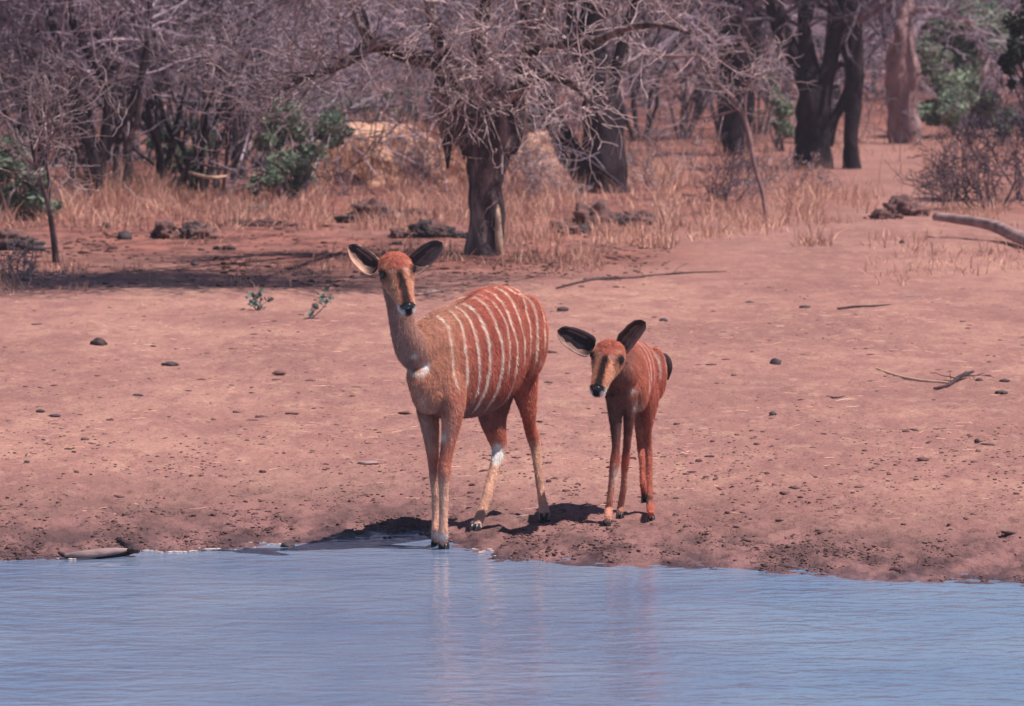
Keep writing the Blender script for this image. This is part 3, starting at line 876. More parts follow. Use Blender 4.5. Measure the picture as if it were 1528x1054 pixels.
def build_fawn():
    root = thing('antelope', 'small fawn with big dark ears standing on the mud beside the doe', 'antelope')
    A = V3(at(931, 600, 22.56)); A[2] = 0
    u = unit([.20, .98, 0]); l = np.array([.98, -.20, 0]); up = np.array([0, 0, 1.])
    B = Body()
    tor = [(-.055, .66, .56, .025), (-.03, .71, .515, .055), (.02, .750, .500, .068), (.08, .772, .490, .078), (.15, .775, .485, .080), (.22, .772, .488, .081), (.30, .772, .500, .080),
           (.37, .762, .525, .076), (.43, .738, .560, .062), (.47, .70, .60, .045), (.48, .67, .63, .02)]
    pts = [A + u * t + up * (a + b) / 2 for t, a, b, w in tor]
    B.loft('torso', pts, np.array([x[3] for x in tor]), np.array([(x[1] - x[2]) / 2 for x in tor]), l, n=60, sides=36)
    for s in (-1, 1):
        B.ball('torso', A + u * .08 + l * s * .054 + up * .61, (.08, .033, .11), np.array([u, l, up]))
        B.ball('torso', A + u * .37 + l * s * .062 + up * .63, (.09, .045, .11), np.array([u, l, up]))
    npx = [(945, 545, 22.66, 19, .065), (932, 557, 22.52, 20, .062), (921, 552, 22.42, 16, .046), (914, 540, 22.37, 14, .040), (909, 524, 22.35, 15, .042), (907, 515, 22.34, 12, .03)]
    P, a, b = leg_pts(npx); B.loft('neck', P, a, b, l, n=30, sides=24)
    poll = V3(at(910, 526, 22.31)); nose = poll + .17 * unit([-.048, -.125, -.120])
    hf, hl, hu = head_frame(poll, nose, np.array([1, -.22, -0.12]))
    k = .98
    build_head(B, poll, hf, hl, hu, k)
    B.ball('head', poll + (hf * .0 + hu * .018) * k, (.046, .043, .040))
    g1, g2, g3, g4 = on_ground(905, 787), on_ground(925, 774), on_ground(971, 779), on_ground(962, 768)
    legs = {
        'fore_r': [(916, 590, 22.56, 12, .052), (918, 620, 22.56, 9.8, .040), (919, 645, 22.56, 7.4, .028), (919, 668, 22.56, 5.8, .021), (918, 688, 22.56, 7.8, .024), (916, 702, 22.56, 6.8, .021), (913, 720, 22.56, 5.2, .0145), (910, 748, 22.56, 5.0, .014),
                   (908, 762, 22.56, 5.9, .016), (907, 772, g1.y, 4.8, .012), (906, 779, g1.y, 5.2, .012)],
        'fore_l': [(941, 590, 22.58, 13, .055), (939, 620, 22.60, 9.0, .038), (937, 645, 22.62, 6.6, .027), (935, 670, 22.64, 5.6, .020), (933, 690, 22.66, 6.2, .021), (932, 705, 22.67, 5.0, .017), (931, 725, 22.68, 4.9, .014), (928, 745, 22.70, 4.9, .014),
                   (926, 756, 22.71, 5.0, .014), (925, 763, g2.y, 4.6, .012), (925, 768, g2.y, 4.8, .012)],
        'hind_l': [(968, 575, 22.86, 15, .080), (970, 600, 22.84, 12, .065), (968, 622, 22.84, 8.8, .045), (966, 645, 22.87, 6.2, .026), (967, 662, 22.90, 6.0, .021), (968, 680, 22.90, 5.8, .018), (968, 705, 22.88, 5.4, .015),
                   (969, 740, 22.84, 5.4, .015), (970, 754, 22.82, 5.3, .015), (971, 764, g3.y, 4.8, .012), (971, 771, g3.y, 5.0, .012)],
        'hind_r': [(952, 585, 22.92, 14, .080), (955, 610, 22.88, 10.5, .060), (955, 632, 22.86, 7.8, .042), (955, 652, 22.88, 5.8, .026), (956, 668, 22.88, 5.4, .020), (958, 690, 22.84, 4.4, .014), (959, 712, 22.80, 4.2, .013), (960, 724, 22.78, 5.0, .014), (961, 735, 22.79, 4.6, .012), (962, 742, 22.81, 4.4, .012)],
    }
    for kk, sp_ in legs.items():
        P, a, b = leg_pts(sp_); B.loft(kk, P, a, b, l, n=50, sides=18)
    o, co, w = B.skin('body', 0.0048, 0.5, 4, M['coat'], root)
    rel = co - A; t = rel @ u; q = rel @ l; z = co[:, 2]; px, py = to_px(co)
    n1 = fbm(co[:, 0] * 12, co[:, 1] * 12, co[:, 2] * 12, 3); n2 = fbm(co[:, 0] * 45, co[:, 1] * 45, co[:, 2] * 45, 2)
    c = np.tile(RUST, (len(co), 1)); c = paint(c, .5 + n1, RED * 1.1)
    c = paint(c, sstep(.20, .05, t + n1 * .08) * .6, TAN * np.array([.85, .62, .60]))
    c = paint(c, sstep(.52, .47, z) * sstep(.1, .2, t) * .8, CREAM * .7)
    s_all = np.zeros(len(co))
    for i, (t0, zb) in enumerate(((.10, .58), (.175, .57), (.245, .60), (.315, .62), (.38, .64))):
        cen = t0 + .010 * vnoise(z * 8 + i * 5, i * 2.1, .5) + .25 * (z - .70) * (.3)
        s_all = np.maximum(s_all, np.exp(-((t - cen) / .0062) ** 2 * .8) * sstep(zb - .02, zb + .02, z) * (1.15 if i < 2 else .7))
    c = paint(c, s_all * (w['torso'] + w['hind_l']) * (np.abs(q) > .01), CREAM)
    for k_ in ('fore_r', 'fore_l', 'hind_l', 'hind_r'):
        wk = w[k_][:, None]; fore = k_.startswith('fore')
        cl = np.tile(RUST * 1.1, (len(co), 1))
        if fore: cl = paint(cl, sstep(.29, .22, z), PALE * np.array([.98, .84, .84]))
        else: cl = paint(cl, sstep(.10, .03, z) * .5, PALE)
        if k_ == 'fore_r': cl = paint(cl, np.exp(-((z - .245) / .035) ** 2) * sstep(911, 917, px), CREAM * 1.1)
        cl = paint(cl, sstep(.085, .065, z) * sstep(.035, .05, z) * (.85 if k_ != 'hind_r' else 0), WHITE)
        if fore: cl = paint(cl, sstep(.30, .36, z) * .6, GREYB * .7)  # dusky upper forelegs, the body's shade painted in as well
        if k_ == 'hind_r': cl = paint(cl, sstep(.17, .14, z), DARK); cl = paint(cl, sstep(.3, .4, z) * .5, GREYB * .7)  # dark foot; greyer upper leg is painted shade on the inner side
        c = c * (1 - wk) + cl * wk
    wn_ = w['neck'][:, None]; cn = np.tile(RUST * np.array([1.0, 1.15, 1.15]), (len(co), 1))
    cn = paint(cn, sstep(.03, -.04, q + .0) * .75, GREYB * .8); c = c * (1 - wn_) + cn * wn_  # painted shade on the side of the neck away from the sun
    c = paint(c, np.exp(-(((px - 943) / 6) ** 2 + ((py - 583) / 5) ** 2)) * (t < .1) * .9, CREAM)
    c = paint(c, np.exp(-(((px - 949) / 8) ** 2 + ((py - 608) / 9) ** 2)) * (t < .12) * .75, CREAM)
    c = paint(c, sstep(.10, .0, t) * sstep(952, 930, px) * sstep(.34, .42, z) * .7, GREYB * .7); c = c * np.array([.92, .88, .90])  # chest darkened with painted shade below the head
    c = paint_head(c, co, w, poll, hf, hl, hu, k, cheek=1.3)
    c *= (1 + .30 * n2 + .16 * n1)[:, None]
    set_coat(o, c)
    dk = np.array([.030, .018, .020])
    ear(root, at(886, 521, 22.33), at(832, 493, 22.31), (.4, 0, -1.0), (-.1, -1, .1), .045, .022, dk * 1.3, (np.array([.50, .30, .25]), .45), RUST * .8, root=.3)
    ear(root, at(926, 521, 22.33), at(964, 481, 22.36), (-.7, 0, -1.0), (.15, -1, .1), .062, .018, dk * 1.3, (np.array([.45, .26, .22]), .3), RUST * .8, root=.3)
    for s in (-1, 1):
        eyeball(root, poll + (hf * .043 + hl * s * .0585 + hu * .016) * k, .0145)
    v, f = ICO[2]
    nc = poll + hf * .208 * k
    mesh_np('nose', nc + (v * np.array([.010, .021, .016]) * k) @ np.array([hf, hl, hu]), [f], M['nose'], root)
    hoof(root, tuple(g1), (-.4, -1, 0), .017, .028); hoof(root, tuple(g2), (-.3, -1, 0), .016, .026); hoof(root, tuple(g3), (-.1, -1, 0), .017, .028)
    hoof(root, tuple(V3(at(962, 750, 22.82))), (0, -1, 0), .015, .026)
    tl = [A + u * .45 + up * .70, A + u * .47 + l * .05 + up * .705, A + u * .49 + l * .085 + up * .69, A + u * .49 + l * .098 + up * .65, A + u * .485 + l * .094 + up * .60]
    Vt, Ft = limb_mesh(tl, [.008, .011, .014, .015, .004], 14, 26, .15)
    mesh_np('tail', Vt, Ft, M['coat'], root, cols=np.tile(DARK * 1.2, (len(Vt), 1)))
    return root


build_doe()
build_fawn()

#PART3
# ------------------------------------------------------------------ branching growth
def grow(out, rng, p, d, L, r, lvl, curl=.28, up=0.0, kids=3, ratio=.62, ang=.75, n=4, minr=.0020, thin=.62):
    pts, rad = [p], [r]
    x, y, z = p; dx, dy, dz = d
    g = rng.gauss; dirs = [d]
    for i in range(n):
        dx += g(0, curl); dy += g(0, curl); dz += g(0, curl) + up
        q = 1 / math.sqrt(dx * dx + dy * dy + dz * dz + 1e-9); dx *= q; dy *= q; dz *= q
        s = L / n
        x += dx * s; y += dy * s; z += dz * s
        pts.append((x, y, z)); rad.append(max(r * (1 - .55 * (i + 1) / n), minr)); dirs.append((dx, dy, dz))
    out.append((pts, rad, 3 if r < .008 else (4 if r < .02 else 6)))
    if lvl > 0:
        k = max(1, int(kids + rng.uniform(-.8, .9)))
        for j in range(k):
            i = n if j == 0 else rng.randint(1, n)
            a = dirs[i]; am = ang * (.5 if j == 0 else 1.0)
            nd = (a[0] + g(0, am), a[1] + g(0, am), a[2] + g(0, am))
            q = 1 / math.sqrt(nd[0] ** 2 + nd[1] ** 2 + nd[2] ** 2 + 1e-9)
            grow(out, rng, pts[i], (nd[0] * q, nd[1] * q, nd[2] * q), L * ratio * rng.uniform(.7, 1.25), max(rad[i] * (thin if j else .8), minr), lvl - 1, curl, up, kids, ratio, ang, n, minr, thin)


def twigs_obj(out, mat, parent, name='twigs', kind='stuff'):
    V, Fs, t = tubes(out)
    o = mesh_np(name, V, Fs, mat, parent, attrs={'tint': t}, smooth=False)
    if kind: o['kind'] = kind
    return o


def leaves_np(rng, centers, n, size, flat=.5):
    """n leaf faces round the given centres [(c, radius(3))]; each leaf a bent pair of triangles"""
    k = rng.randint(0, len(centers), n)
    C = np.array([c for c, _ in centers])[k]; Rr = np.array([r for _, r in centers])[k]
    v = rng.normal(size=(n, 3)); v /= np.linalg.norm(v, axis=1, keepdims=True)
    P = C + v * Rr * rng.rand(n, 1) ** .5
    P += 0.3 * Rr.mean() * np.stack([vnoise(P[:, 0] * 3, P[:, 1] * 3, P[:, 2] * 3 + k_) for k_ in (0, 11, 23)], -1)
    a = rng.normal(size=(n, 3)); a[:, 2] *= flat; a /= np.linalg.norm(a, axis=1, keepdims=True)
    b = rng.normal(size=(n, 3)); b -= (a * b).sum(1, keepdims=True) * a; b /= np.linalg.norm(b, axis=1, keepdims=True)
    s = size * rng.uniform(.6, 1.3, (n, 1))
    V = np.stack([P - a * s, P + b * s * .45, P + a * s, P - b * s * .45], 1).reshape(-1, 3)
    q = np.arange(n * 4).reshape(n, 4)
    cl = rng.rand(len(centers))[k]
    return V, q, np.repeat(np.clip(rng.rand(n) * .6 + cl * .4, 0, 1), 4)


def px_limb(spec, D, sides=18, n=None, rough=.12, seed=0.):
    pts = [at(s[0], s[1], D + (s[3] if len(s) > 3 else 0)) for s in spec]
    rad = [s[2] * D / F for s in spec]
    if n is None: n = max(14, len(spec) * 9)
    return limb_mesh([tuple(p) for p in pts], rad, sides, n, rough, seed), pts, rad


def tree_from_px(name, label, cat, base, D, limbs, mat, twig_mat, twig_spec, seed, group=None, trunk_names=None, foliage=None, bury=.08):
    """limbs: pixel polylines; the first is the trunk. twig_spec: list of (limb index, number, length, level, up)"""
    b = at(base[0], base[1], D); root = thing(name, label, cat, (0, 0, 0), group)
    rng = random.Random(seed); L = []
    for i, sp_ in enumerate(limbs):
        if i == 0:
            f = sp_[0]; gzz = gz(at(f[0], f[1], D).x, D)
        (V, Fs), pts, rad = px_limb(sp_, D, 32 if i == 0 else 16, n=len(sp_) * (14 if i == 0 else 9), rough=.30 if i == 0 else .2, seed=seed + i * 1.7)
        mesh_np('trunk' if (i == 0 or (trunk_names and i in trunk_names)) else 'branch', V, Fs, mat, root)
        L.append((pts, rad))
    out = []
    for li, num, ln, lvl, up in twig_spec:
        pts, rad = L[li]; P, r = resample([tuple(p) for p in pts], rad, 40)
        for _ in range(num):
            k = rng.randint(18, 39); t = P[min(k + 1, 39)] - P[k - 1]; t /= np.linalg.norm(t)
            d = unit(t * .6 + np.array([rng.gauss(0, .6), rng.gauss(0, .6), rng.gauss(0, .5) + .15]))
            grow(out, rng, tuple(P[k]), tuple(d), ln * rng.uniform(.6, 1.3), max(r[k, 0] * .35, .007), lvl, .26, up, 3, .66, .62, 4, .0022 * D / 40)
    if out: twigs_obj(out, twig_mat, root)
    return root, L


# ------------------------------------------------------------------ the trees one can tell apart
T1 = on_ground(727, 380).y
main, L1 = tree_from_px('bare_tree', 'big leafless thorn tree behind the doe with a broken bough hanging beside its fissured trunk', 'tree', (727, 380), T1, [
    [(726, 392, 31), (725, 372, 26), (727, 340, 23.5), (727, 300, 24), (729, 262, 26), (731, 228, 33), (724, 195, 40), (712, 165, 36)],
    [(700, 215, 20), (692, 180, 26), (684, 140, 24), (672, 108, 20), (645, 92, 15), (612, 84, 13), (587, 76, 12), (556, 68, 11), (530, 84, 8, -.1), (511, 96, 6.5, -.2), (484, 108, 5, -.4), (455, 116, 4, -.6), (420, 135, 2.5, -.8)],
    [(752, 225, 20), (765, 190, 19), (774, 150, 17), (782, 100, 15), (800, 55, 13), (822, 0, 11), (850, -80, 9, -.3), (900, -200, 6, -.8)],
    [(676, 104, 15), (662, 130, 15), (664, 165, 14), (667, 200, 9), (668, 230, 5), (668, 252, 1.5)],
    [(703, 165, 16), (690, 180, 10), (690, 205, 7), (693, 238, 1.6)],
    [(684, 130, 17), (662, 80, 11), (648, 40, 9), (640, 0, 8), (625, -70, 7, -.3), (590, -180, 5, -.8)],
    [(722, 170, 24), (728, 120, 16), (716, 70, 12), (722, 10, 11), (740, -70, 9), (770, -200, 6)],
    [(556, 70, 7), (548, 48, 6), (541, 20, 5, .1), (520, -20, 4, .2), (490, -80, 3, .2)],
    [(790, 80, 9), (840, 66, 7, -.4), (890, 60, 6, -.8), (935, 42, 5, -1.0), (985, 38, 4, -1.3), (1030, 50, 2.5, -1.5)],
    [(745, 150, 15), (800, 118, 8, -.3), (842, 120, 6, -.6), (880, 150, 4, -.8), (897, 185, 2, -.9)],
], M['bark'], M['twig'], [(1, 26, .50, 4, .03), (2, 12, .5, 4, .03), (5, 20, .6, 4, .02), (6, 16, .6, 4, -.0), (7, 8, .5, 3, 0), (8, 8, .4, 4, .04), (9, 2, .25, 2, 0)], 5)
(V, Fs), _, _ = px_limb([(742, 306, 1.5, -.10), (743, 320, 4.5, -.115), (744, 345, 5.5, -.115), (745, 368, 6.0, -.11), (746, 384, 5, -.08)], T1, 10, 26, .2, 3.3)
mesh_np('bare_wood_scar', V, Fs, M['dry_wood'], main)
# the drooping mop of pale twigs that hangs before the fork, and the crown overhead
rg = random.Random(77); out = []
for (cx, cy, n_) in ((712, 78, 13), (742, 112, 15), (690, 80, 7), (770, 80, 12), (830, 50, 4), (640, 46, 8), (780, 30, 8)):
    for _ in range(n_):
        p = at(cx + rg.gauss(0, 26), cy + rg.gauss(0, 24), T1 - .45 + rg.gauss(0, .18))
        d = unit([rg.gauss(0, .7), rg.gauss(0, .7), rg.gauss(-.15, .6)])
        grow(out, rg, tuple(p), tuple(d), rg.uniform(.25, .5), .006, 3, .27, -.04, 3, .72, .75, 4, .0024)
twigs_obj(out, M['twig_pale'], main)
out = []
for _ in range(150):
    x = rg.uniform(-1.9, .6); y = T1 - rg.uniform(2.6, 4.9) ; z = rg.uniform(3.3, 4.4)
    grow(out, rg, (x, y, z), tuple(unit([rg.gauss(0, 1), rg.gauss(0, 1), rg.gauss(0, .3)])), rg.uniform(.7, 1.1), .017, 3, .22, 0, 4, .7, .7, 4, .005)
for sx, sy in ((-.6, 2.6), (.2, 3.2), (-1.2, 3.4)):
    p0 = L1[6][0][4]; P = [(p0.x, p0.y, p0.z), (p0.x + sx * .3, T1 - sy * .3, 2.9), (sx * .8, T1 - sy * .7, 3.6), (sx, T1 - sy, 3.9), (sx * 1.5, T1 - sy * 1.35, 4.1)]
    pp, rr = resample(P, [.035, .03, .022, .016, .010], 16); out.append((pp, rr[:, 0], 6))
twigs_obj([(a, b, c) for a, b, c in out if len(a) == 5], M['twig'], main)
V_, F_, _t = tubes([o_ for o_ in out if len(o_[0]) != 5]); mesh_np('crown_boughs', V_, F_, M['bark'], main, attrs={'tint': _t})

T2 = on_ground(897, 288).y
tree_from_px('bare_tree', 'twin-trunked leafless tree right of the doe, its left trunk leaning away in a V', 'tree', (897, 288), T2, [
    [(903, 296, 36), (902, 280, 31), (900, 250, 32), (897, 215, 30), (895, 180, 31), (893, 140, 29), (886, 100, 23), (882, 50, 19), (890, 0, 17), (905, -90, 13)],
    [(886, 285, 18), (874, 262, 19), (857, 235, 19), (842, 210, 18), (826, 180, 16), (812, 150, 14), (800, 110, 12), (788, 60, 11), (784, 0, 10), (775, -90, 8)],
    [(922, 290, 12), (924, 250, 12), (918, 205, 12), (912, 160, 12), (918, 110, 9), (930, 60, 8), (950, 0, 7), (975, -90, 5)],
    [(885, 110, 12), (862, 70, 9), (850, 20, 8), (848, -60, 7)],
], M['bark_black'], M['twig'], [(0, 6, .5, 3, .08), (1, 5, .5, 3, .08), (2, 6, .5, 3, .08), (3, 8, .6, 3, .06)], 6, trunk_names=(1, 2))

T3 = on_ground(1216, 252).y
tree_from_px('dark_tree', 'tall blackish tree with several upright stems beside the path at right of centre', 'tree', (1216, 252), T3, [
    [(1216, 262, 30), (1216, 245, 26), (1214, 205, 24), (1213, 165, 25), (1208, 130, 20), (1192, 95, 13), (1172, 60, 12), (1158, 30, 11), (1150, -10, 10), (1140, -90, 9)],
    [(1212, 165, 16), (1212, 120, 14), (1205, 75, 12), (1200, 30, 10), (1204, -70, 9)],
    [(1222, 170, 15), (1228, 125, 13), (1240, 80, 11), (1247, 30, 12), (1246, -80, 10)],
    [(1272, 262, 15), (1271, 245, 12), (1270, 205, 11), (1272, 160, 12), (1274, 110, 14), (1269, 60, 17), (1266, 0, 19), (1264, -90, 17)],
    [(1230, 215, 12), (1243, 182, 8), (1256, 158, 8), (1270, 132, 9)],
], M['bark_black'], M['twig_dark'], [(0, 14, .9, 4, 0), (1, 10, .9, 4, 0), (3, 12, .9, 4, 0)], 8, trunk_names=(3,))

T4 = on_ground(1352, 214).y
tree_from_px('pale_tree', 'thick straight tree with pale pinkish bark where the path enters the wood', 'tree', (1352, 214), T4, [
    [(1353, 226, 25), (1352, 206, 23), (1350, 170, 23), (1349, 120, 22), (1347, 70, 21), (1343, 20, 20), (1340, -80, 18)],
    [(1352, 24, 6), (1376, 14, 4.5, -.2), (1402, 16, 4, -.3), (1430, 26, 3.5, -.4), (1456, 40, 2.5, -.5)],
    [(1335, 80, 12), (1322, 35, 10), (1316, -40, 9)],
], M['bark_pale'], M['twig_far'], [(0, 10, .9, 3, 0), (1, 16, .8, 4, 0), (2, 8, .9, 3, 0)], 9)

T5 = on_ground(1102, 232).y
tree_from_px('dark_tree', 'dark leafless tree deeper in the wood, left of the many-stemmed black tree', 'tree', (1102, 232), T5, [
    [(1101, 240, 22), (1099, 210, 19), (1100, 170, 20), (1104, 120, 27), (1106, 70, 26), (1104, 20, 20), (1098, -80, 12)],
    [(1112, 120, 12), (1124, 70, 9), (1128, 10, 9), (1136, -80, 7)],
    [(1092, 110, 12), (1086, 60, 11), (1078, 10, 9), (1070, -80, 7)],
], M['bark_black'], M['twig_far'], [(0, 16, 1., 4, 0), (1, 12, .9, 4, 0), (2, 12, .9, 4, 0)], 10)

T6 = on_ground(1142, 322).y
tree_from_px('dead_sapling', 'slender pale dead sapling with a bare forked top in the tall dry grass', 'sapling', (1142, 322), T6, [
    [(1143, 326, 3.2), (1137, 285, 3), (1126, 247, 3), (1116, 195, 3), (1106, 165, 3), (1088, 140, 2.6), (1064, 119, 2.5), (1046, 86, 2.2), (1010, 84, 2), (962, 82, 1.6)],
    [(1112, 185, 2.6), (1112, 150, 2.2), (1118, 120, 2), (1128, 95, 1.6)],
    [(1104, 162, 2.0), (1080, 170, 1.8), (1050, 176, 1.2)],
], M['bark_pale'], M['twig'], [(0, 14, .35, 3, 0), (1, 10, .3, 3, 0), (2, 5, .25, 2, 0)], 12)

T7 = on_ground(140, 306).y
tree_from_px('dark_tree', 'dark leafless tree forking low in a wide V above the pale grass', 'tree', (140, 306), T7, [
    [(139, 312, 14), (140, 295, 12), (143, 262, 13), (138, 225, 10), (126, 195, 8), (116, 165, 7), (106, 130, 6), (92, 80, 5.5), (72, 20, 5), (50, -60, 4)],
    [(147, 262, 9), (153, 225, 8), (160, 180, 7.5), (160, 135, 7), (142, 98, 7), (122, 62, 6), (106, 25, 6), (95, -40, 5)],
    [(152, 240, 6), (172, 200, 5), (196, 165, 5), (212, 110, 4.5), (222, 40, 4), (226, -40, 3.5)],
], M['bark_black'], M['twig_far'], [(0, 26, .8, 4, .02), (1, 26, .8, 4, .02), (2, 20, .7, 4, .02)], 13)

T8 = on_ground(188, 296).y
tree_from_px('dark_tree', 'thin upright grey-stemmed tree just right of the low-forking one at far left', 'tree', (188, 296), T8, [
    [(188, 301, 9), (189, 270, 7), (191, 225, 7), (184, 175, 6), (178, 130, 6), (181, 70, 5.5), (178, -40, 5)],
    [(188, 215, 4.5), (205, 180, 4), (216, 120, 3.5), (236, 60, 3)],
], M['bark'], M['twig_far'], [(0, 26, .8, 4, 0), (1, 16, .6, 4, 0)], 14)

T9 = on_ground(356, 268).y
tree_from_px('dark_tree', 'crooked dark tree at the wood edge left of the green shrub', 'tree', (356, 268), T9, [
    [(355, 274, 12), (355, 250, 10), (352, 215, 8), (345, 170, 6), (332, 110, 5.5), (326, 50, 5), (330, -50, 4)],
    [(353, 225, 6), (368, 185, 5), (372, 130, 4.5), (392, 80, 4), (396, 10, 3.5)],
], M['bark_black'], M['twig_far'], [(0, 26, .9, 4, 0), (1, 22, .8, 4, 0)], 15)

T10 = on_ground(84, 392).y
tree_from_px('young_sapling', 'thin nearly leafless sapling standing alone on the bare ground at far left', 'sapling', (84, 392), T10, [
    [(84, 396, 5), (82, 372, 4.4), (79, 342, 4.2), (72, 305, 3.4), (62, 275, 2.5), (52, 240, 2.0), (44, 200, 1.4)],
    [(72, 305, 2.6), (73, 275, 2.2), (70, 240, 1.8), (76, 205, 1.2)],
], M['bark'], M['twig'], [(0, 18, .42, 3, .05), (1, 16, .40, 3, .05)], 16)


# ------------------------------------------------------------------ thicket: bare bushes behind
def bush_data(seed, h, stems, lvl, spread=.55, kids=3, curl=.22, minr=.005, r0=.03, ratio=.68):
    rng = random.Random(seed); st, out = [], []
    for s in range(stems):
        a = rng.uniform(0, 6.28); lean = abs(rng.gauss(0, spread)) * .6
        d = unit([math.cos(a) * lean, math.sin(a) * lean, 1])
        p = (math.cos(a) * .12 * rng.random(), math.sin(a) * .12 * rng.random(), -.05)
        tmp = []
        grow(tmp, rng, p, tuple(d), h * rng.uniform(.45, .7), r0 * rng.uniform(.6, 1.1), lvl, curl, .03, kids, ratio, .55, 4, minr)
        st.append(tmp[0]); out += tmp[1:]
    return st, out


def mesh_from_lines(name, lines, mat):
    V, Fs, t = tubes(lines); return mesh_np(name, V, Fs, mat, None, attrs={'tint': t}, smooth=False, link=False)


variants = []
for i in range(6):
    st, out = bush_data(100 + i, 3.0 + .3 * i, 6 + i % 3, 4, .6, kids=3.7, curl=.24, minr=.0055, r0=.032)
    dk = i in (1, 4)
    variants.append((mesh_from_lines('stems', [(p, r, 5) for p, r, s in st], M['bark'] if not dk else M['bark_black']),
                     mesh_from_lines('twigs', out, M['twig_dark'] if dk else M['twig_far']), out))


def put_bush(vi, x, y, rz, s, label, group=None, name='bare_bush'):
    t = thing(name, label, 'bush', (x, y, gz(x, y)), group)
    t.rotation_euler = (0, 0, rz); t.scale = (s, s, s)
    for me in variants[vi][:2]:
        o = bpy.data.objects.new(me.name.split('.')[0], me); COL.objects.link(o); o.parent = t
        if o.name.startswith('twigs'): o['kind'] = 'stuff'
    return t


rb = random.Random(21)
GB = 'bare grey bushes of the thicket behind the clearing'
LB = 'tangled leafless grey bush, one of many making up the thicket behind the clearing'
rows = []
for px in range(60, 380, 58): rows.append((px + rb.uniform(-20, 20), rb.uniform(285, 296)))
for px in range(-180, 1200, 74): rows.append((px + rb.uniform(-25, 25), rb.uniform(222, 258) if px < 470 else rb.uniform(188, 214)))
for px in range(-200, 1290, 84): rows.append((px + rb.uniform(-30, 30), rb.uniform(160, 186)))
for px in range(-260, 1850, 88): rows.append((px + rb.uniform(-30, 30), rb.uniform(122, 152)))
for px in (1600, 1690, 1780): rows.append((px, rb.uniform(160, 176)))
for px in range(1270, 1500, 38): rows.append((px, rb.uniform(128, 150)))
for px in range(-300, 1900, 110): rows.append((px + rb.uniform(-30, 30), rb.uniform(92, 108)))
for (px, py) in rows:
    if 1300 < px < 1400 and py > 160: continue
    p = on_ground(px, py)
    if py > 280: lb, gb = 'leafless grey bush standing right behind the pale grass strip at left', 'bare bushes behind the pale grass strip'
    elif py > 187: lb, gb = ('leafless grey bush in the thicket edge behind the trunks, left of the black tree', 'bare bushes of the thicket edge')
    elif px > 1240: lb, gb = 'leafless bush deep in the wood beyond the path at right', 'bare bushes beyond the path'
    else: lb, gb = 'leafless grey bush tangled into the depth of the thicket', 'bare bushes in the depth of the thicket'
    put_bush(rb.randrange(6), p.x, p.y, rb.uniform(0, 6.28), rb.uniform(.75, 1.15), lb, gb)

# far woodland: one mass beyond
far = []
rf = np.random.RandomState(5)
basev = [tubes([(p, [max(a, .011) for a in r], 3) for p, r, s in v[2][::3]]) for v in variants[:3]]
for k in range(46):
    V, Fs, t = basev[k % 3]
    y = rf.uniform(118, 260); x = rf.uniform(-.19, .19) * y
    a = rf.uniform(0, 6.28); s = rf.uniform(1.1, 1.9) * (y / 130) ** .5
    Rm = np.array([[math.cos(a), -math.sin(a), 0], [math.sin(a), math.cos(a), 0], [0, 0, 1]])
    far.append((V @ Rm.T * s + np.array([x, y, gz(x, y)]), Fs, t))
V, Fs = join([(a, b) for a, b, _ in far])
fw = mesh_np('far_woodland', V, Fs, M['twig_far'], None, attrs={'tint': np.concatenate([c for _, _, c in far])}, smooth=False)
tag(fw, 'dim leafless woodland seen through the gaps in the thicket', 'woodland', kind='stuff')


# ------------------------------------------------------------------ leafy shrubs
def leafy(name, label, px, py, blobs, n, size, mat, seed, stemmat=None, D=None, tw=8, group=None, cat='shrub'):
    g = on_ground(px, py)
    if D: g = at(px, py, D); g.z = gz(g.x, g.y)
    t = thing(name, label, cat, (0, 0, 0), group)
    rng = np.random.RandomState(seed); rr = random.Random(seed)
    C = []
    for bx, by, rx, ry, dd in blobs:
        c = V3(at(bx, by, g.y + dd)); s = g.y / F
        for _ in range(7):
            cc = c + np.array([rr.gauss(0, .5) * rx * s, rr.gauss(0, .5) * rx * s, rr.gauss(0, .5) * ry * s])
            C.append((cc, np.array([rx * s * .50, rx * s * .50, ry * s * .46]) * rr.uniform(.5, 1.1)))
    V, q, tt = leaves_np(rng, C, n, size)
    o = mesh_np('foliage', V, [q], mat, t, attrs={'tint': tt}, smooth=False); o['kind'] = 'stuff'
    lines = []
    for c, r in C[::2]:
        b = np.array([g.x + rr.gauss(0, .05), g.y + rr.gauss(0, .05), g.z - .03])
        m_ = (b + c) / 2 + np.array([rr.gauss(0, .08), rr.gauss(0, .08), .05])
        pp, r_ = resample([b, m_, c], [.016, .011, .005], 8); lines.append((pp, r_[:, 0], 5))
        grow(lines, rr, tuple(c), tuple(unit([rr.gauss(0, 1), rr.gauss(0, 1), .5])), .35, .006, 2, .3, 0, 3)
    V, Fs, tt = tubes(lines); mesh_np('stems', V, Fs, stemmat or M['twig'], t, attrs={'tint': tt})
    return t


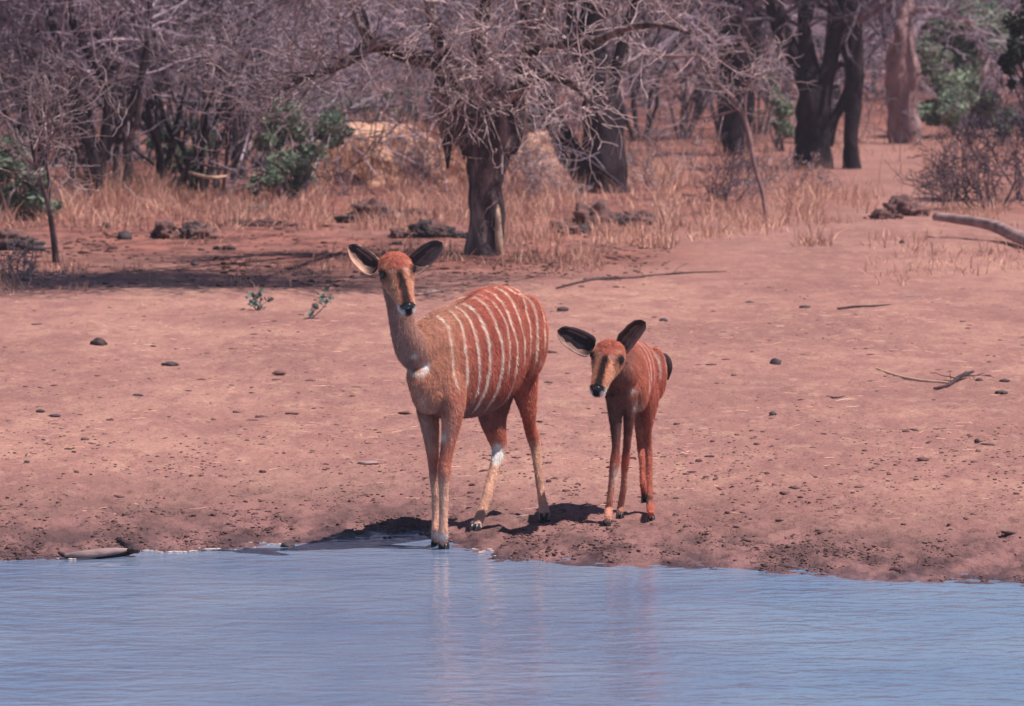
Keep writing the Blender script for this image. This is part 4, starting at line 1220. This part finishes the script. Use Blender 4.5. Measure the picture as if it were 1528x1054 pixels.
leafy('green_shrub', 'dull green leafy shrub at the wood edge left of the big thorn tree', 432, 302, [(430, 255, 45, 40, 0), (460, 215, 50, 40, .3), (420, 205, 36, 40, 0), (495, 190, 34, 26, .6), (400, 265, 26, 25, -.2)], 8000, .032, M['leaf_far'], 31)
leafy('green_shrub', 'low greyish green leafy shrub filling the left edge of the photo', 5, 330, [(0, 290, 50, 45, 0), (20, 250, 40, 50, .3), (60, 305, 45, 28, .2), (-15, 220, 40, 40, .2)], 8000, .032, M['leaf_far'], 32)
leafy('green_shrub', 'small green shrub glimpsed behind the pale earth mound', 560, 208, [(560, 178, 44, 20, 0), (600, 170, 30, 20, .4), (520, 170, 30, 24, .5)], 2600, .036, M['leaf_far'], 33)
leafy('green_tree', 'broad leafy green tree to the right of the pale-barked tree', 1430, 205, [(1430, 120, 60, 50, 0), (1400, 80, 42, 50, .6), (1465, 90, 50, 60, .5), (1420, 165, 44, 30, -.2), (1470, 165, 40, 30, .2), (1440, 30, 70, 40, .5), (1520, 60, 50, 60, .8)], 20000, .045, M['leaf_far'], 34, cat='tree')
leafy('green_shrub', 'green undergrowth high behind the left thicket', 20, 215, [(20, 130, 60, 50, 0), (90, 170, 50, 30, .4), (-40, 170, 50, 50, 0)], 3600, .040, M['leaf_far'], 35)
leafy('green_shrub', 'small dark green shrub between the black tree and its thinner neighbour', 1160, 226, [(1168, 150, 26, 30, 0), (1160, 190, 22, 24, 0)], 1200, .036, M['leaf_far'], 36)
leafy('green_shrub', 'dark green shrub in deep shade behind the left thicket', 215, 240, [(215, 150, 40, 26, 0), (250, 190, 46, 24, .5), (180, 180, 40, 24, .2), (330, 190, 60, 30, .8)], 3200, .040, M['leaf_dark'], 37)
leafy('green_shrub', 'muted green shrub half hidden between the low-forking tree and the crooked tree', 255, 285, [(255, 240, 44, 30, 0), (290, 215, 40, 26, .3)], 3200, .032, M['leaf_far'], 51)
leafy('green_shrub', 'muted blue-green foliage behind the arching limb of the thorn tree', 520, 232, [(505, 165, 60, 26, 0), (470, 140, 44, 26, .3), (585, 150, 40, 24, .3)], 5200, .036, M['leaf_far'], 52)
leafy('dark_tree', 'dark leaved tree hanging into the upper right corner', 1560, 300, [(1530, 60, 38, 46, 0), (1505, 95, 22, 30, -.2), (1545, 130, 34, 40, .1), (1530, 178, 20, 22, .1), (1560, 20, 60, 40, .2), (1590, 110, 50, 60, 0)], 7000, .032, M['leaf_dark'], 38, M['bark_black'], cat='tree')


def twig_shrub(name, label, px, py, h, stems, lvl, seed, mat, spread=1.3, minr=.003, group=None, kids=3.2):
    g = on_ground(px, py); t = thing(name, label, 'shrub', tuple(g), group)
    st, out = bush_data(seed, h, stems, lvl, spread, kids, .30, minr, .010)
    V, Fs, tt = tubes(st); mesh_np('stems', V, Fs, mat, t, attrs={'tint': tt})
    twigs_obj(out, mat, t); return t


twig_shrub('dark_shrub', 'low dark tangled shrub behind the grey fallen log', 1478, 312, .75, 14, 4, 41, M['twig_dark'])
twig_shrub('dark_shrub', 'dark twiggy shrub cut off by the right edge above the log', 1530, 300, .95, 12, 4, 42, M['twig_dark'])
twig_shrub('dark_shrub', 'small dark twiggy shrub nearest the path edge at right', 1420, 300, .5, 9, 3, 43, M['twig_dark'])
twig_shrub('dry_shrub', 'brown leafless shrub in the grass right of the twin-trunked tree', 985, 285, .55, 10, 4, 44, M['twig'])
twig_shrub('dry_shrub', 'low grey twiggy shrub in the grass below the dead sapling', 1085, 300, .5, 10, 4, 45, M['twig_dark'])
twig_shrub('dry_shrub', 'brown leafless shrub between the hanging bough and the earth mound', 610, 285, .45, 10, 4, 46, M['twig'])
twig_shrub('dry_shrub', 'thin dry shrub between the thorn tree and the twin-trunked tree', 812, 300, .5, 9, 4, 47, M['twig'])
twig_shrub('dry_shrub', 'low brown shrub at the foot of the lone sapling at far left', 40, 418, .28, 10, 3, 48, M['twig'])
twig_shrub('dry_shrub', 'brown twiggy shrub in front of the black many-stemmed tree', 1190, 290, .4, 9, 4, 49, M['twig'])


# ------------------------------------------------------------------ mounds, heaps, stones, wood
def lump_mesh(rng, rx, ry, rz, sub=2, rough=.28, freq=1.9):
    v, f = ICO[sub]; s = rng.uniform(0, 50)
    d = 1 + rough * (vnoise(v[:, 0] * freq + s, v[:, 1] * freq, v[:, 2] * freq) + .6 * vnoise(v[:, 0] * freq * 2.4 + s, v[:, 1] * freq * 2.4, v[:, 2] * freq * 2.4 + 9))
    v = v * d[:, None]
    v[:, 2] = np.maximum(v[:, 2], -.45)
    return v * np.array([rx, ry, rz]), f


def mound(label, px, py, wpx, hpx, seed):
    g = on_ground(px, py); s = g.y / F; rng = random.Random(seed)
    v, f = ICO[3]; v5, f5 = ico(5)
    hx, hy, hz = wpx * s / 2, wpx * s * .42, hpx * s * 1.05
    n_ = fbm(v5[:, 0] * 2.2 + seed, v5[:, 1] * 2.2, v5[:, 2] * 2.2, 4)
    V = v5 * (1 + .34 * n_)[:, None] * np.array([hx, hy, hz]) + np.array([g.x, g.y + hy * .6, g.z - .02])
    o = mesh_np('earth_mound', V, [f5], M['mound']); tag(o, label, 'mound')
    rn = np.random.RandomState(seed); kk = rn.randint(0, len(V), 9000); b = V[kk] + rn.normal(0, .03, (9000, 3)); m_ = 9000
    keep = fbm(b[:, 0] * 1.5, b[:, 1] * 1.5, b[:, 2] * 2, 3) > .08; b = b[keep]; m_ = len(b)
    d = np.stack([rn.normal(0, .35, m_), rn.normal(0, .35, m_), np.ones(m_)], -1); h = rn.uniform(.05, .17, (m_, 1)); w = np.array([.006, .002, 0])
    VV = np.stack([b - w, b + w, b + d * h], 1).reshape(-1, 3)
    g_ = mesh_np('grass', VV, [np.arange(m_ * 3).reshape(m_, 3)], M['straw'], o, attrs={'tint': np.repeat(rn.rand(m_) * .8, 3)}, smooth=False); g_['kind'] = 'stuff'
    return o


mound('sunlit pale earth mound left of the hanging bough', 570, 275, 235, 86, 3)
mound('pale earth mound glimpsed between the thorn tree and the leaning trunk', 808, 262, 110, 62, 7)
mound('low reddish earth rise behind the green shrub', 668, 272, 150, 66, 12)


def heap(name, label, px, py, wpx, hpx, n, seed, mat='clod', sizes=(.3, .6)):
    g = on_ground(px, py); s = g.y / F; rng = random.Random(seed)
    t = thing(name, label, 'heap', tuple(g))
    for k in range(n):
        r = hpx * s * rng.uniform(*sizes)
        x = np.clip(rng.gauss(0, .30), -.6, .6) * wpx * s; r *= math.exp(rng.gauss(0, .35)); y = rng.gauss(0, .16) * wpx * s * .6
        zt = max(0, (1 - (2 * x / (wpx * s)) ** 2)) * hpx * s * rng.uniform(0, .55)
        v, f = lump_mesh(rng, r * rng.uniform(.9, 1.6), r * rng.uniform(.8, 1.2), r * rng.uniform(.55, 1.05), 3, .62, 2.6)
        mesh_np('lump', v + np.array([x, y, zt * .7 + r * .2]), [f], M[mat if rng.random() < .55 else 'clod'], t)
    return t


heap('clod_heap', 'blackish lumpy heap left of the thorn tree, half hidden by the doe', 552, 333, 66, 40, 34, 1, 'stone', (.14, .34))
heap('clod_heap', 'dark blue-grey rubble heap against the left side of the thorn tree trunk', 655, 356, 104, 34, 70, 2, 'stone', (.09, .24))
heap('clod_heap', 'small dark arched clod between the two heaps', 624, 322, 20, 12, 3, 3, 'stone')
heap('clod_heap', 'small dark clods above the left ear of the doe', 590, 366, 20, 9, 3, 4, 'stone')
heap('clod_heap', 'long row of dark lumps in the dry grass right of the thorn tree', 915, 336, 112, 24, 26, 5, 'stone', (.25, .6))
heap('clod_heap', 'thin dark lumps at the left end of the row in the dry grass', 842, 349, 54, 15, 10, 15, 'stone', (.25, .6))
heap('clod_heap', 'brownish low heap at the path edge before the dark shrubs', 1312, 327, 46, 13, 10, 6, 'clod', (.3, .6))
heap('clod_heap', 'rounded dark clump just right of the brownish heap by the path', 1348, 322, 26, 19, 5, 7, 'clod', (.4, .7))
heap('clod_heap', 'jagged dark heap in the shade at the end of the pale grass strip', 292, 357, 50, 30, 11, 8, 'stone', (.25, .5))
heap('clod_heap', 'low dark crumbs in front of the jagged heap', 330, 374, 52, 9, 8, 9, 'stone', (.25, .6))
heap('clod_heap', 'dark rounded heap at the very left edge of the photo', 14, 374, 36, 30, 6, 10, 'stone', (.35, .6))
heap('clod_heap', 'small triangular dark clod left of the jagged heap', 246, 356, 22, 22, 3, 11, 'stone', (.3, .7))
heap('clod_heap', 'brown crumbly bank edge left of the green shrub', 395, 338, 90, 14, 18, 12, 'clod', (.25, .55))


def stone(name, label, px, py, wpx, hpx, seed, mat='stone', cat='stone', depth=1.0):
    g = on_ground(px, py + hpx * .35); s = g.y / F; rng = random.Random(seed)
    v, f = lump_mesh(rng, wpx * s / 2, wpx * s / 2 * depth, hpx * s * .62, 2, .22)
    o = mesh_np(name, v, [f], M[mat]); o.location = (g.x, g.y, g.z + hpx * s * .2)
    o.rotation_euler = (0, 0, rng.uniform(-.3, .3)); return tag(o, label, cat)


stone('stone', 'smooth round grey stone on the brown soil left of the jagged heap', 186, 352, 22, 18, 1)
stone('stone', 'small brown stone at the edge of the pale grass strip', 158, 336, 14, 10, 2)
stone('wood_chunk', 'dark broken chunk of wood alone on bare ground at left', 147, 511, 25, 15, 3, 'dark_wood', 'wood')
stone('stone', 'flat grey stone right of and below the dark wood chunk', 254, 543, 26, 7, 4, 'stone', depth=.8)
stone('stone', 'round dark stone alone on the ground right of the fawn', 1157, 541, 17, 13, 5)
stone('bark_flake', 'flat grey flake of bark left of the doe forelegs', 549, 690, 34, 6, 6, 'grey_wood', 'bark', .5)
stone('stone', 'flat dark stone just above the left ear of the fawn', 840, 461, 18, 6, 7)
stone('stone', 'small dark stone up and right of the fawn', 990, 478, 13, 7, 8)
stone('stone', 'small flat dark stone below the flat grey stone at left', 206, 590, 16, 5, 9)
stone('stone', 'flat brown stone on open ground left of the doe chest', 417, 556, 20, 6, 10, 'clod')
stone('stone', 'small dark stone below the round dark stone at right', 1153, 618, 12, 7, 11)
stone('stone', 'tiny dark stone low on the right side of the bank', 1458, 658, 8, 8, 12)
stone('stone', 'dark blue wet stone standing in the water edge left of the doe', 429, 814, 22, 10, 13)
stone('bark_flake', 'brown curved flake of bark beside the doe hind hoof', 786, 771, 34, 7, 14, 'grey_wood', 'bark', .4)
stone('stone', 'small flat dark stone high on the bank below the log', 1201, 458, 18, 5, 15)
stone('stone', 'small dark stone left of another high on the bank', 1119, 452, 16, 5, 16)
stone('stone', 'flat grey stone right of the curved pale branch', 1461, 567, 12, 6, 17)
stone('stone', 'flat grey stone near the right edge, level with the curved branch', 1499, 568, 16, 5, 18)
stone('stone', 'grey flat stone below the stones near the right edge', 1494, 585, 18, 5, 19)
stone('stone', 'dark stone beside the dark soil patch at upper right of the bank', 1346, 362, 9, 9, 20)
stone('stone', 'small flat dark stone at far left of the bank', 60, 613, 13, 5, 21)
stone('stone', 'longer flat dark stone beside the small one at far left', 82, 620, 19, 4, 22)
stone('stone', 'dark clod on the lower left bank', 40, 690, 9, 7, 23)
stone('stone', 'small dark stone in the shadow band near the green seedlings', 291, 393, 12, 6, 24)


def stick(name, label, spec, mat, cat='branch', lift=0.0, seed=1, twigs=0, sides=8, tl=.10):
    pts, rad = [], []
    for s in spec:
        g = on_ground(s[0], s[1]); r = s[2] * g.y / F
        pts.append((g.x, g.y, g.z + r * .7 + (s[3] if len(s) > 3 else 0) + lift)); rad.append(r)
    V, Fs = limb_mesh(pts, rad, sides, len(spec) * 8, .15, seed)
    root = thing(name, label, cat, pts[0]); P0 = np.array(pts[0])
    mesh_np('limb', V - P0, Fs, mat, root)
    if twigs:
        rr = random.Random(seed); out = []
        P, r = resample(pts, rad, 30)
        for _ in range(twigs):
            k = rr.randint(3, 27); d = unit((P[k + 1] - P[k]) * 20 + np.array([rr.gauss(0, .5), rr.gauss(0, .5), .12]))
            grow(out, rr, tuple(P[k] - P0), tuple(d), tl, max(r[k, 0] * .4, .002), 1, .2, -.03, 2)
        o = twigs_obj(out, mat, root, 'twigs', None)
    return root


stick('fallen_branch', 'long thin dark branch lying on the ground above and right of the doe', [(830, 431, 1.2), (856, 425, 2.0), (884, 420, 2.5), (915, 418, 2.8), (944, 416, 1.8), (975, 412, 1.4), (1010, 409, 1.2), (1050, 407, 1.0), (1084, 406, .6)], M['dark_wood'], twigs=5, seed=3)
stick('fallen_branch', 'short grey stick lying level with the doe muzzle', [(612, 441, 1.6), (630, 441, 2.4), (645, 438, 3.6), (662, 436, 1.6)], M['grey_wood'], seed=4)
stick('fallen_branch', 'curved bleached branch lying on the bank at right', [(1308, 551, 1.4), (1322, 557, 1.9), (1340, 563, 2.2), (1362, 568, 2.4), (1385, 571, 2.4), (1400, 572, 2.6), (1415, 573, 2.2)], M['dry_wood'], seed=5)
stick('root_piece', 'dark knobbly root joined to the end of the curved bleached branch', [(1394, 581, 1.6), (1406, 579, 2.2), (1418, 575, 2.4), (1430, 569, 3.2, .01), (1442, 565, 3.0, .015), (1452, 562, 1.8, .02)], M['dark_wood'], twigs=7, seed=6)
stick('fallen_branch', 'small bent dark stick right of the fawn, a pale sliver beside it', [(1234, 593, 1.6), (1246, 596, 2.2), (1258, 594, 2.0), (1264, 592, 1.0)], M['dark_wood'], seed=7)
stick('wood_sliver', 'short pale sliver of wood beside the small bent dark stick', [(1246, 600, 1.2), (1260, 598, 1.6), (1274, 597, 1.0)], M['dry_wood'], seed=8)
stick('wood_sliver', 'thin pale straw below the other sliver on the right bank', [(1262, 609, .9), (1275, 608, 1.0), (1284, 607, .7)], M['dry_wood'], seed=9)
stick('fallen_branch', 'thin dark stick on the dry grass above the sapling shade', [(1250, 462, 1.6), (1275, 459, 1.8), (1305, 458, 1.6), (1338, 455, 1.0)], M['dark_wood'], seed=10)
stick('fallen_branch', 'thin pale stick on the right bank below the log', [(1344, 444, 1.0), (1366, 442, 1.3), (1390, 441, .8)], M['grey_wood'], seed=11)
stick('fallen_log', 'grey weathered fallen log reaching in from the right edge', [(1396, 352, 6.5, .125), (1428, 354, 7, .115), (1462, 357, 7.5, .10), (1492, 361, 8.5, .07), (1525, 369, 10, .03), (1580, 382, 13, .0), (1640, 394, 14, 0)], M['grey_wood'], 'log', seed=12, sides=16)
stick('fallen_branch', 'pale curved branch lying in the grass under the left thicket', [(283, 300, 2), (300, 306, 2.4), (320, 309, 2.4), (338, 306, 1.6)], M['dry_wood'], seed=13, lift=.25)

# the half sunk driftwood at the left shoreline
dw = thing('driftwood', 'curved piece of pale driftwood with a dark knotted end lying at the waterline', 'driftwood')
g0 = on_ground(150, 828)
def wl(px, py, z, dy=0.0):
    D = (CAMZ - z) / -(at(px, py, 1).z - CAMZ); p = at(px, py, D); return (p.x, p.y + dy, z)
V, Fs = limb_mesh([wl(88, 825, .028), wl(97, 829, .014), wl(122, 832, .004), wl(150, 831, .004), (wl(178, 828, .006)), wl(202, 822, .020)], [.006, .010, .012, .012, .012, .010], 12, 40, .2, 3.0)
mesh_np('underside', V, Fs, M['dark_wood'], dw)
V, Fs = limb_mesh([wl(96, 829, .016), wl(118, 828, .020), wl(145, 826, .022), wl(172, 823, .024), wl(192, 821, .024)], [.006, .012, .016, .013, .006], 12, 40, .2, 5.0)
mesh_np('highlight_top', V, Fs, M['grey_wood'], dw)  # top highlight put into the paler wood colour
rr = random.Random(4)
for (x, y, r) in ((181, 808, .014), (187, 812, .016), (192, 816, .017), (198, 820, .017), (202, 823, .015), (176, 805, .008), (152, 826, .012)):
    v, f = lump_mesh(rr, r * 1.2, r, r * 1.1, 2, .4)
    mesh_np('knot', v + np.array(wl(x, y, .055 - (y - 805) * .0018)), [f], M['dark_wood'], dw)

# ------------------------------------------------------------------ seedlings
def seedling(label, px, py, leaves, seed, name='seedling'):
    g = on_ground(px, py); t = thing(name, label, 'plant', tuple(g)); rng = random.Random(seed)
    lines, LV = [], []
    for (lx, ly, n) in leaves:
        c = V3(at(lx, ly, g.y + rng.gauss(0, .03))) - V3(g)
        pp, r_ = resample([(0, 0, -.01), tuple(c * .5 + np.array([rng.gauss(0, .01), 0, 0])), tuple(c)], [.004, .003, .002], 6)
        lines.append((pp, r_[:, 0], 4))
        for _ in range(n):
            a = unit([rng.gauss(0, 1), rng.gauss(0, 1), rng.gauss(.2, .6)]); b = unit(np.cross(a, [rng.gauss(0, 1), rng.gauss(0, 1), 1]))
            o = c + np.array([rng.gauss(0, .018), rng.gauss(0, .018), rng.gauss(0, .014)]); L = rng.uniform(.026, .044); w = L * .42; nn = np.cross(a, b)
            LV.append(np.array([o, o + a * L * .4 + b * w, o + a * L, o + a * L * .4 - b * w, o + a * L * .5 - nn * L * .12]))
    V, Fs, tt = tubes(lines); mesh_np('stem', V, Fs, M['twig'], t, attrs={'tint': tt})
    for k, lv in enumerate(LV):
        mesh_np('leaf', lv, [np.array([[0, 1, 4], [1, 2, 4], [2, 3, 4], [3, 0, 4]])], M['leaf_grey'], t, attrs={'tint': np.full(5, rng.random())}, smooth=False)


seedling('grey green seedling with round leaves left of the doe, nearest the shadow band', 384, 462, [(377, 440, 9), (388, 436, 8), (373, 452, 8), (384, 455, 9), (402, 447, 6), (392, 459, 6)], 1)
seedling('slanting grey green seedling between the other seedling and the doe', 462, 476, [(484, 441, 9), (477, 447, 9), (470, 457, 8), (464, 467, 6), (490, 450, 6), (458, 475, 5)], 2)
seedling('small green sprig at the edge of the pale grass strip left of the green shrub', 380, 322, [(376, 312, 8), (388, 310, 7), (382, 303, 5)], 3)


# ------------------------------------------------------------------ grass, litter, clods
def ground_np(px, py):
    a = (px - W / 2) / F; b = (HH / 2 - py) / F
    dy = cp + b * sp; dx = a / dy; dz = (-sp + b * cp) / dy
    D = -CAMZ / dz
    for _ in range(14): D = .5 * D + .5 * (ground_z(dx * D, D) - CAMZ) / dz
    return dx * D, D, ground_z(dx * D, D)


def blades(name, label, px, py, h, w, seed, mat='straw', lean=.55, cat='grass'):
    rng = np.random.RandomState(seed); n = len(px)
    x, y, z = ground_np(px, py)
    b = np.stack([x, y, z - .01], -1)
    a = rng.uniform(0, 2 * math.pi, n); ln = np.abs(rng.normal(0, lean, n))
    d = np.stack([np.cos(a) * ln, np.sin(a) * ln, np.ones(n)], -1); d /= np.linalg.norm(d, axis=1, keepdims=True)
    s = rng.uniform(0, 2 * math.pi, n); sd_ = np.stack([np.cos(s), np.sin(s) * .5, np.zeros(n)], -1)
    hh = (h * np.exp(rng.normal(-.15, .45, n)))[:, None]; ww = (w * rng.uniform(.6, 1.3, n))[:, None]
    mid = b + d * hh * .55
    tip = mid + (d + np.stack([np.cos(a), np.sin(a), -np.ones(n) * .2], -1) * (ln[:, None] * 1.1)) * hh * .45
    V = np.stack([b - sd_ * ww * .5, b + sd_ * ww * .5, mid + sd_ * ww * .4, mid - sd_ * ww * .4, tip], 1).reshape(-1, 3)
    i = np.arange(n)[:, None] * 5
    q = np.concatenate([i, i + 1, i + 2, i + 3], 1); t = np.concatenate([i + 3, i + 2, i + 4], 1)
    tint = np.clip(rng.rand(n) * .7 + .35 * (.5 + .8 * fbm(x * 1.5, y * .7, 3.0, 3)), 0, 1.0)
    o = mesh_np(name, V, [q, t], M[mat], None, attrs={'tint': np.repeat(tint, 5)}, smooth=False)
    return tag(o, label, cat, kind='stuff')


rg_ = np.random.RandomState(9)
def scatter(n, x0, x1, y0, y1, f):
    px = rg_.uniform(x0, x1, n); py = rg_.uniform(y0, y1, n)
    m = rg_.rand(n) < f(px, py); return px[m], py[m]


def clump(px, py, s=.02, sy=.05, lo=.0): return sstep(-.05 + lo, .20 + lo, fbm(px * s, py * sy, 4.0, 3))


A_, B_ = [], []
def addg(n, x0, x1, y0, y1, f): a, b = scatter(n, x0, x1, y0, y1, f); A_.append(a); B_.append(b)


addg(12000, 60, 480, 286, 326, lambda x, y: .25 + .6 * clump(x, y, .03, .1))
addg(26000, -150, 500, 284, 345, lambda x, y: clump(x, y) * sstep(350, 322, y + 10 * fbm(x * .02, 0, 0)) + .1)
addg(14000, 470, 760, 225, 345, lambda x, y: clump(x, y) * .8 + .05)
addg(34000, 745, 1235, 212, 368, lambda x, y: (.15 + clump(x, y)) * sstep(368, 340, y + (x - 980) * .06))
addg(15000, 1215, 1700, 192, 335, lambda x, y: clump(x, y, lo=.02) * (1 - .9 * np.exp(-((x - (1335 - .25 * (300 - y))) / 60) ** 2)))
addg(5000, 860, 1250, 345, 372, lambda x, y: clump(x, y, .015, .06, .05) * .8)
px_ = np.concatenate(A_); py_ = np.concatenate(B_)
blades('dry_grass', 'tall straw-coloured dry grass round the trees at the clearing edge', px_, py_, .08 + .11 * sstep(-.2, .4, fbm(px_ * .01, py_ * .03, 6.0)), .009, 1)
A_, B_ = [], []
addg(5000, -100, 640, 345, 432, lambda x, y: clump(x, y, .012, .05, .12) * .6)
addg(4500, 480, 900, 372, 412, lambda x, y: clump(x, y, .015, .06, .0) * sstep(412, 385, y))
addg(2600, 1290, 1700, 330, 430, lambda x, y: clump(x, y, .012, .05, .08))
addg(1600, -100, 130, 395, 440, lambda x, y: clump(x, y) + .2)
px_ = np.concatenate(A_); py_ = np.concatenate(B_)
blades('short_grass', 'short sparse dry grass tufts on the trodden soil before the trees', px_, py_, .075, .008, 2, lean=.7)
px_, py_ = scatter(9000, -80, 1610, 425, 780, lambda x, y: .45 * sstep(.05, .35, fbm(x * .006, y * .02, 2.0, 4)) * sstep(760, 560, y) + .03)
x_, y_, z_ = ground_np(px_, py_); n_ = len(px_); a_ = rg_.uniform(-.5, .5, n_) + (rg_.rand(n_) > .8) * 1.2
dv = np.stack([np.cos(a_), np.sin(a_), rg_.normal(0, .12, n_)], -1) * rg_.uniform(.008, .034, (n_, 1)); b_ = np.stack([x_, y_, z_ + ground_micro(x_, y_) + .004], -1); wv_ = np.stack([-np.sin(a_) * .5, np.cos(a_), np.full(n_, .35)], -1) * .0022
V = np.stack([b_ - dv - wv_, b_ + dv - wv_, b_ + dv + wv_, b_ - dv + wv_], 1).reshape(-1, 3)
o = mesh_np('straw_bits', V, [np.arange(n_ * 4).reshape(n_, 4)], M['straw'], None, attrs={'tint': np.repeat(rg_.rand(n_), 4)}, smooth=False)
tag(o, 'broken bits of pale straw strewn over the bare bank', 'straw', kind='stuff')


def clods(name, label, px, py, size, seed, mat, flat=.5, cat='clods', wide=1.3):
    rng = np.random.RandomState(seed); n = len(px); x, y, z = ground_np(px, py)
    z = z + ground_micro(x, y)
    v, f = ICO[0]
    s = size * np.exp(rng.normal(0, .45, n)); J = rng.uniform(.6, 1.3, (n, 12))
    a = rng.uniform(0, 6.28, n); c, sn = np.cos(a)[:, None], np.sin(a)[:, None]
    vx = v[None, :, 0] * wide * J; vy = v[None, :, 1] * J; vz = v[None, :, 2] * flat * J
    V = np.stack([x[:, None] + s[:, None] * (vx * c - vy * sn), y[:, None] + s[:, None] * (vx * sn + vy * c), z[:, None] + s[:, None] * (vz + flat * .25)], -1).reshape(-1, 3)
    q = (f[None] + np.arange(n)[:, None, None] * 12).reshape(-1, 3)
    o = mesh_np(name, V, [q], M[mat], None, smooth=False); return tag(o, label, cat, kind='stuff')


def shore_py(x): return np.interp(x, [p[0] for p in _sh], [p[1] for p in _sh])


px_, py_ = scatter(95000, -80, 1610, 640, 880, lambda x, y: (.12 + .9 * sstep(90, 10, shore_py(x) - y)) * sstep(-.25, .25, fbm(x * .02, y * .05, 7.0, 3)) * (shore_py(x) - y > 2) * .62)
clods('mud_clods', 'dark trodden mud crumbs and hoof-churned clods along the waterline', px_, py_, .0046, 3, 'clod', .55)
px_, py_ = scatter(9000, -80, 1610, 425, 760, lambda x, y: .04 + .42 * sstep(0.0, .35, fbm(x * .010, y * .03, 11.0, 3)))
clods('pebbles', 'small dark pebbles and droppings scattered over the dry bank', px_, py_, .0042, 4, 'clod', .35, wide=2.0)
px_, py_ = scatter(6500, -80, 1000, 335, 430, lambda x, y: .12 + .8 * sstep(0, .3, fbm(x * .012, y * .04, 13.0, 3)))
clods('leaf_litter', 'brown leaf litter and crumbs under the trees at left', px_, py_, .011, 5, 'litter', .4)
px_, py_ = scatter(330, -80, 1610, 450, 840, lambda x, y: (shore_py(x) - y > 4) * 1.0)
clods('larger_pebbles', 'thumb-sized dark stones dotted over the whole bank', px_, py_, .0095, 6, 'clod', .35, wide=1.8)

# wet glints painted as pale beads along the left waterline and by the doe
sx = np.concatenate([rg_.uniform(88, 340, 150), rg_.uniform(704, 746, 40), rg_.uniform(345, 430, 25)]); V_, F__ = [], []
v0, f0 = ICO[1]
parts = []
for x in sx:
    D0 = 22.0; wx_ = (x - W / 2) / F * 21.8; a_lo, a_hi = 20.8, 23.2
    for k in range(30):
        m_ = (a_lo + a_hi) / 2
        if ground_z(wx_, m_) + ground_micro(wx_, m_) <= 0.0005: a_lo = m_
        else: a_hi = m_
    p = Vector((wx_, a_lo, 0)); D = a_lo + rg_.normal(0, .006)
    r = rg_.uniform(.0012, .004)
    parts.append((v0 * np.array([r * 2.6, r * 1.1, r * .7]) + np.array([p.x, D - rg_.uniform(0, .015), .001]), [f0]))
V, Fs = join(parts)
M['wet_glints'] = simple('pale_glint', (.55, .42, .38), (.78, .66, .60), 30, .5, 0)
o = mesh_np('wet_glints', V, Fs, M['wet_glints']); tag(o, 'thin line of pale beads standing in for wet glints on the water edge at left', 'wet_glints', kind='stuff')

# ------------------------------------------------------------------ air
hz = bpy.data.materials.new('thin_haze'); hz.use_nodes = True
for n_ in list(hz.node_tree.nodes):
    if n_.type != 'OUTPUT_MATERIAL': hz.node_tree.nodes.remove(n_)
pv = hz.node_tree.nodes.new('ShaderNodeVolumePrincipled')
pv.inputs['Color'].default_value = (0.80, 0.80, 0.96, 1); pv.inputs['Density'].default_value = 0.0008
pv.inputs['Anisotropy'].default_value = 0.2
hz.node_tree.links.new(pv.outputs[0], hz.node_tree.nodes['Material Output'].inputs['Volume'])
x1, y0, y1, z0, z1 = 9000.0, -60.0, 2600.0, -3.0, 14.0
gm = bpy.data.objects['ground'].data; ga = np.empty(len(gm.vertices) * 3, np.float32); gm.vertices.foreach_get('co', ga); ga = ga.reshape(-1, 3)
x1 = float(np.abs(ga[:, 0]).max()) + 5; z0 = float(ga[:, 2].min()) - 1; z1 = max(14.0, float(ga[:, 2].max()) + 6)
hv = [(sx * x1, y, z) for z in (z0, z1) for y in (y0, y1) for sx in (-1, 1)]
ho = mesh_np('haze', hv, [np.array([[0, 2, 3, 1], [4, 5, 7, 6], [0, 1, 5, 4], [2, 6, 7, 3], [0, 4, 6, 2], [1, 3, 7, 5]])], hz, smooth=False)
tag(ho, 'thin bluish haze hanging in the air over the whole waterhole', 'haze', kind='stuff')
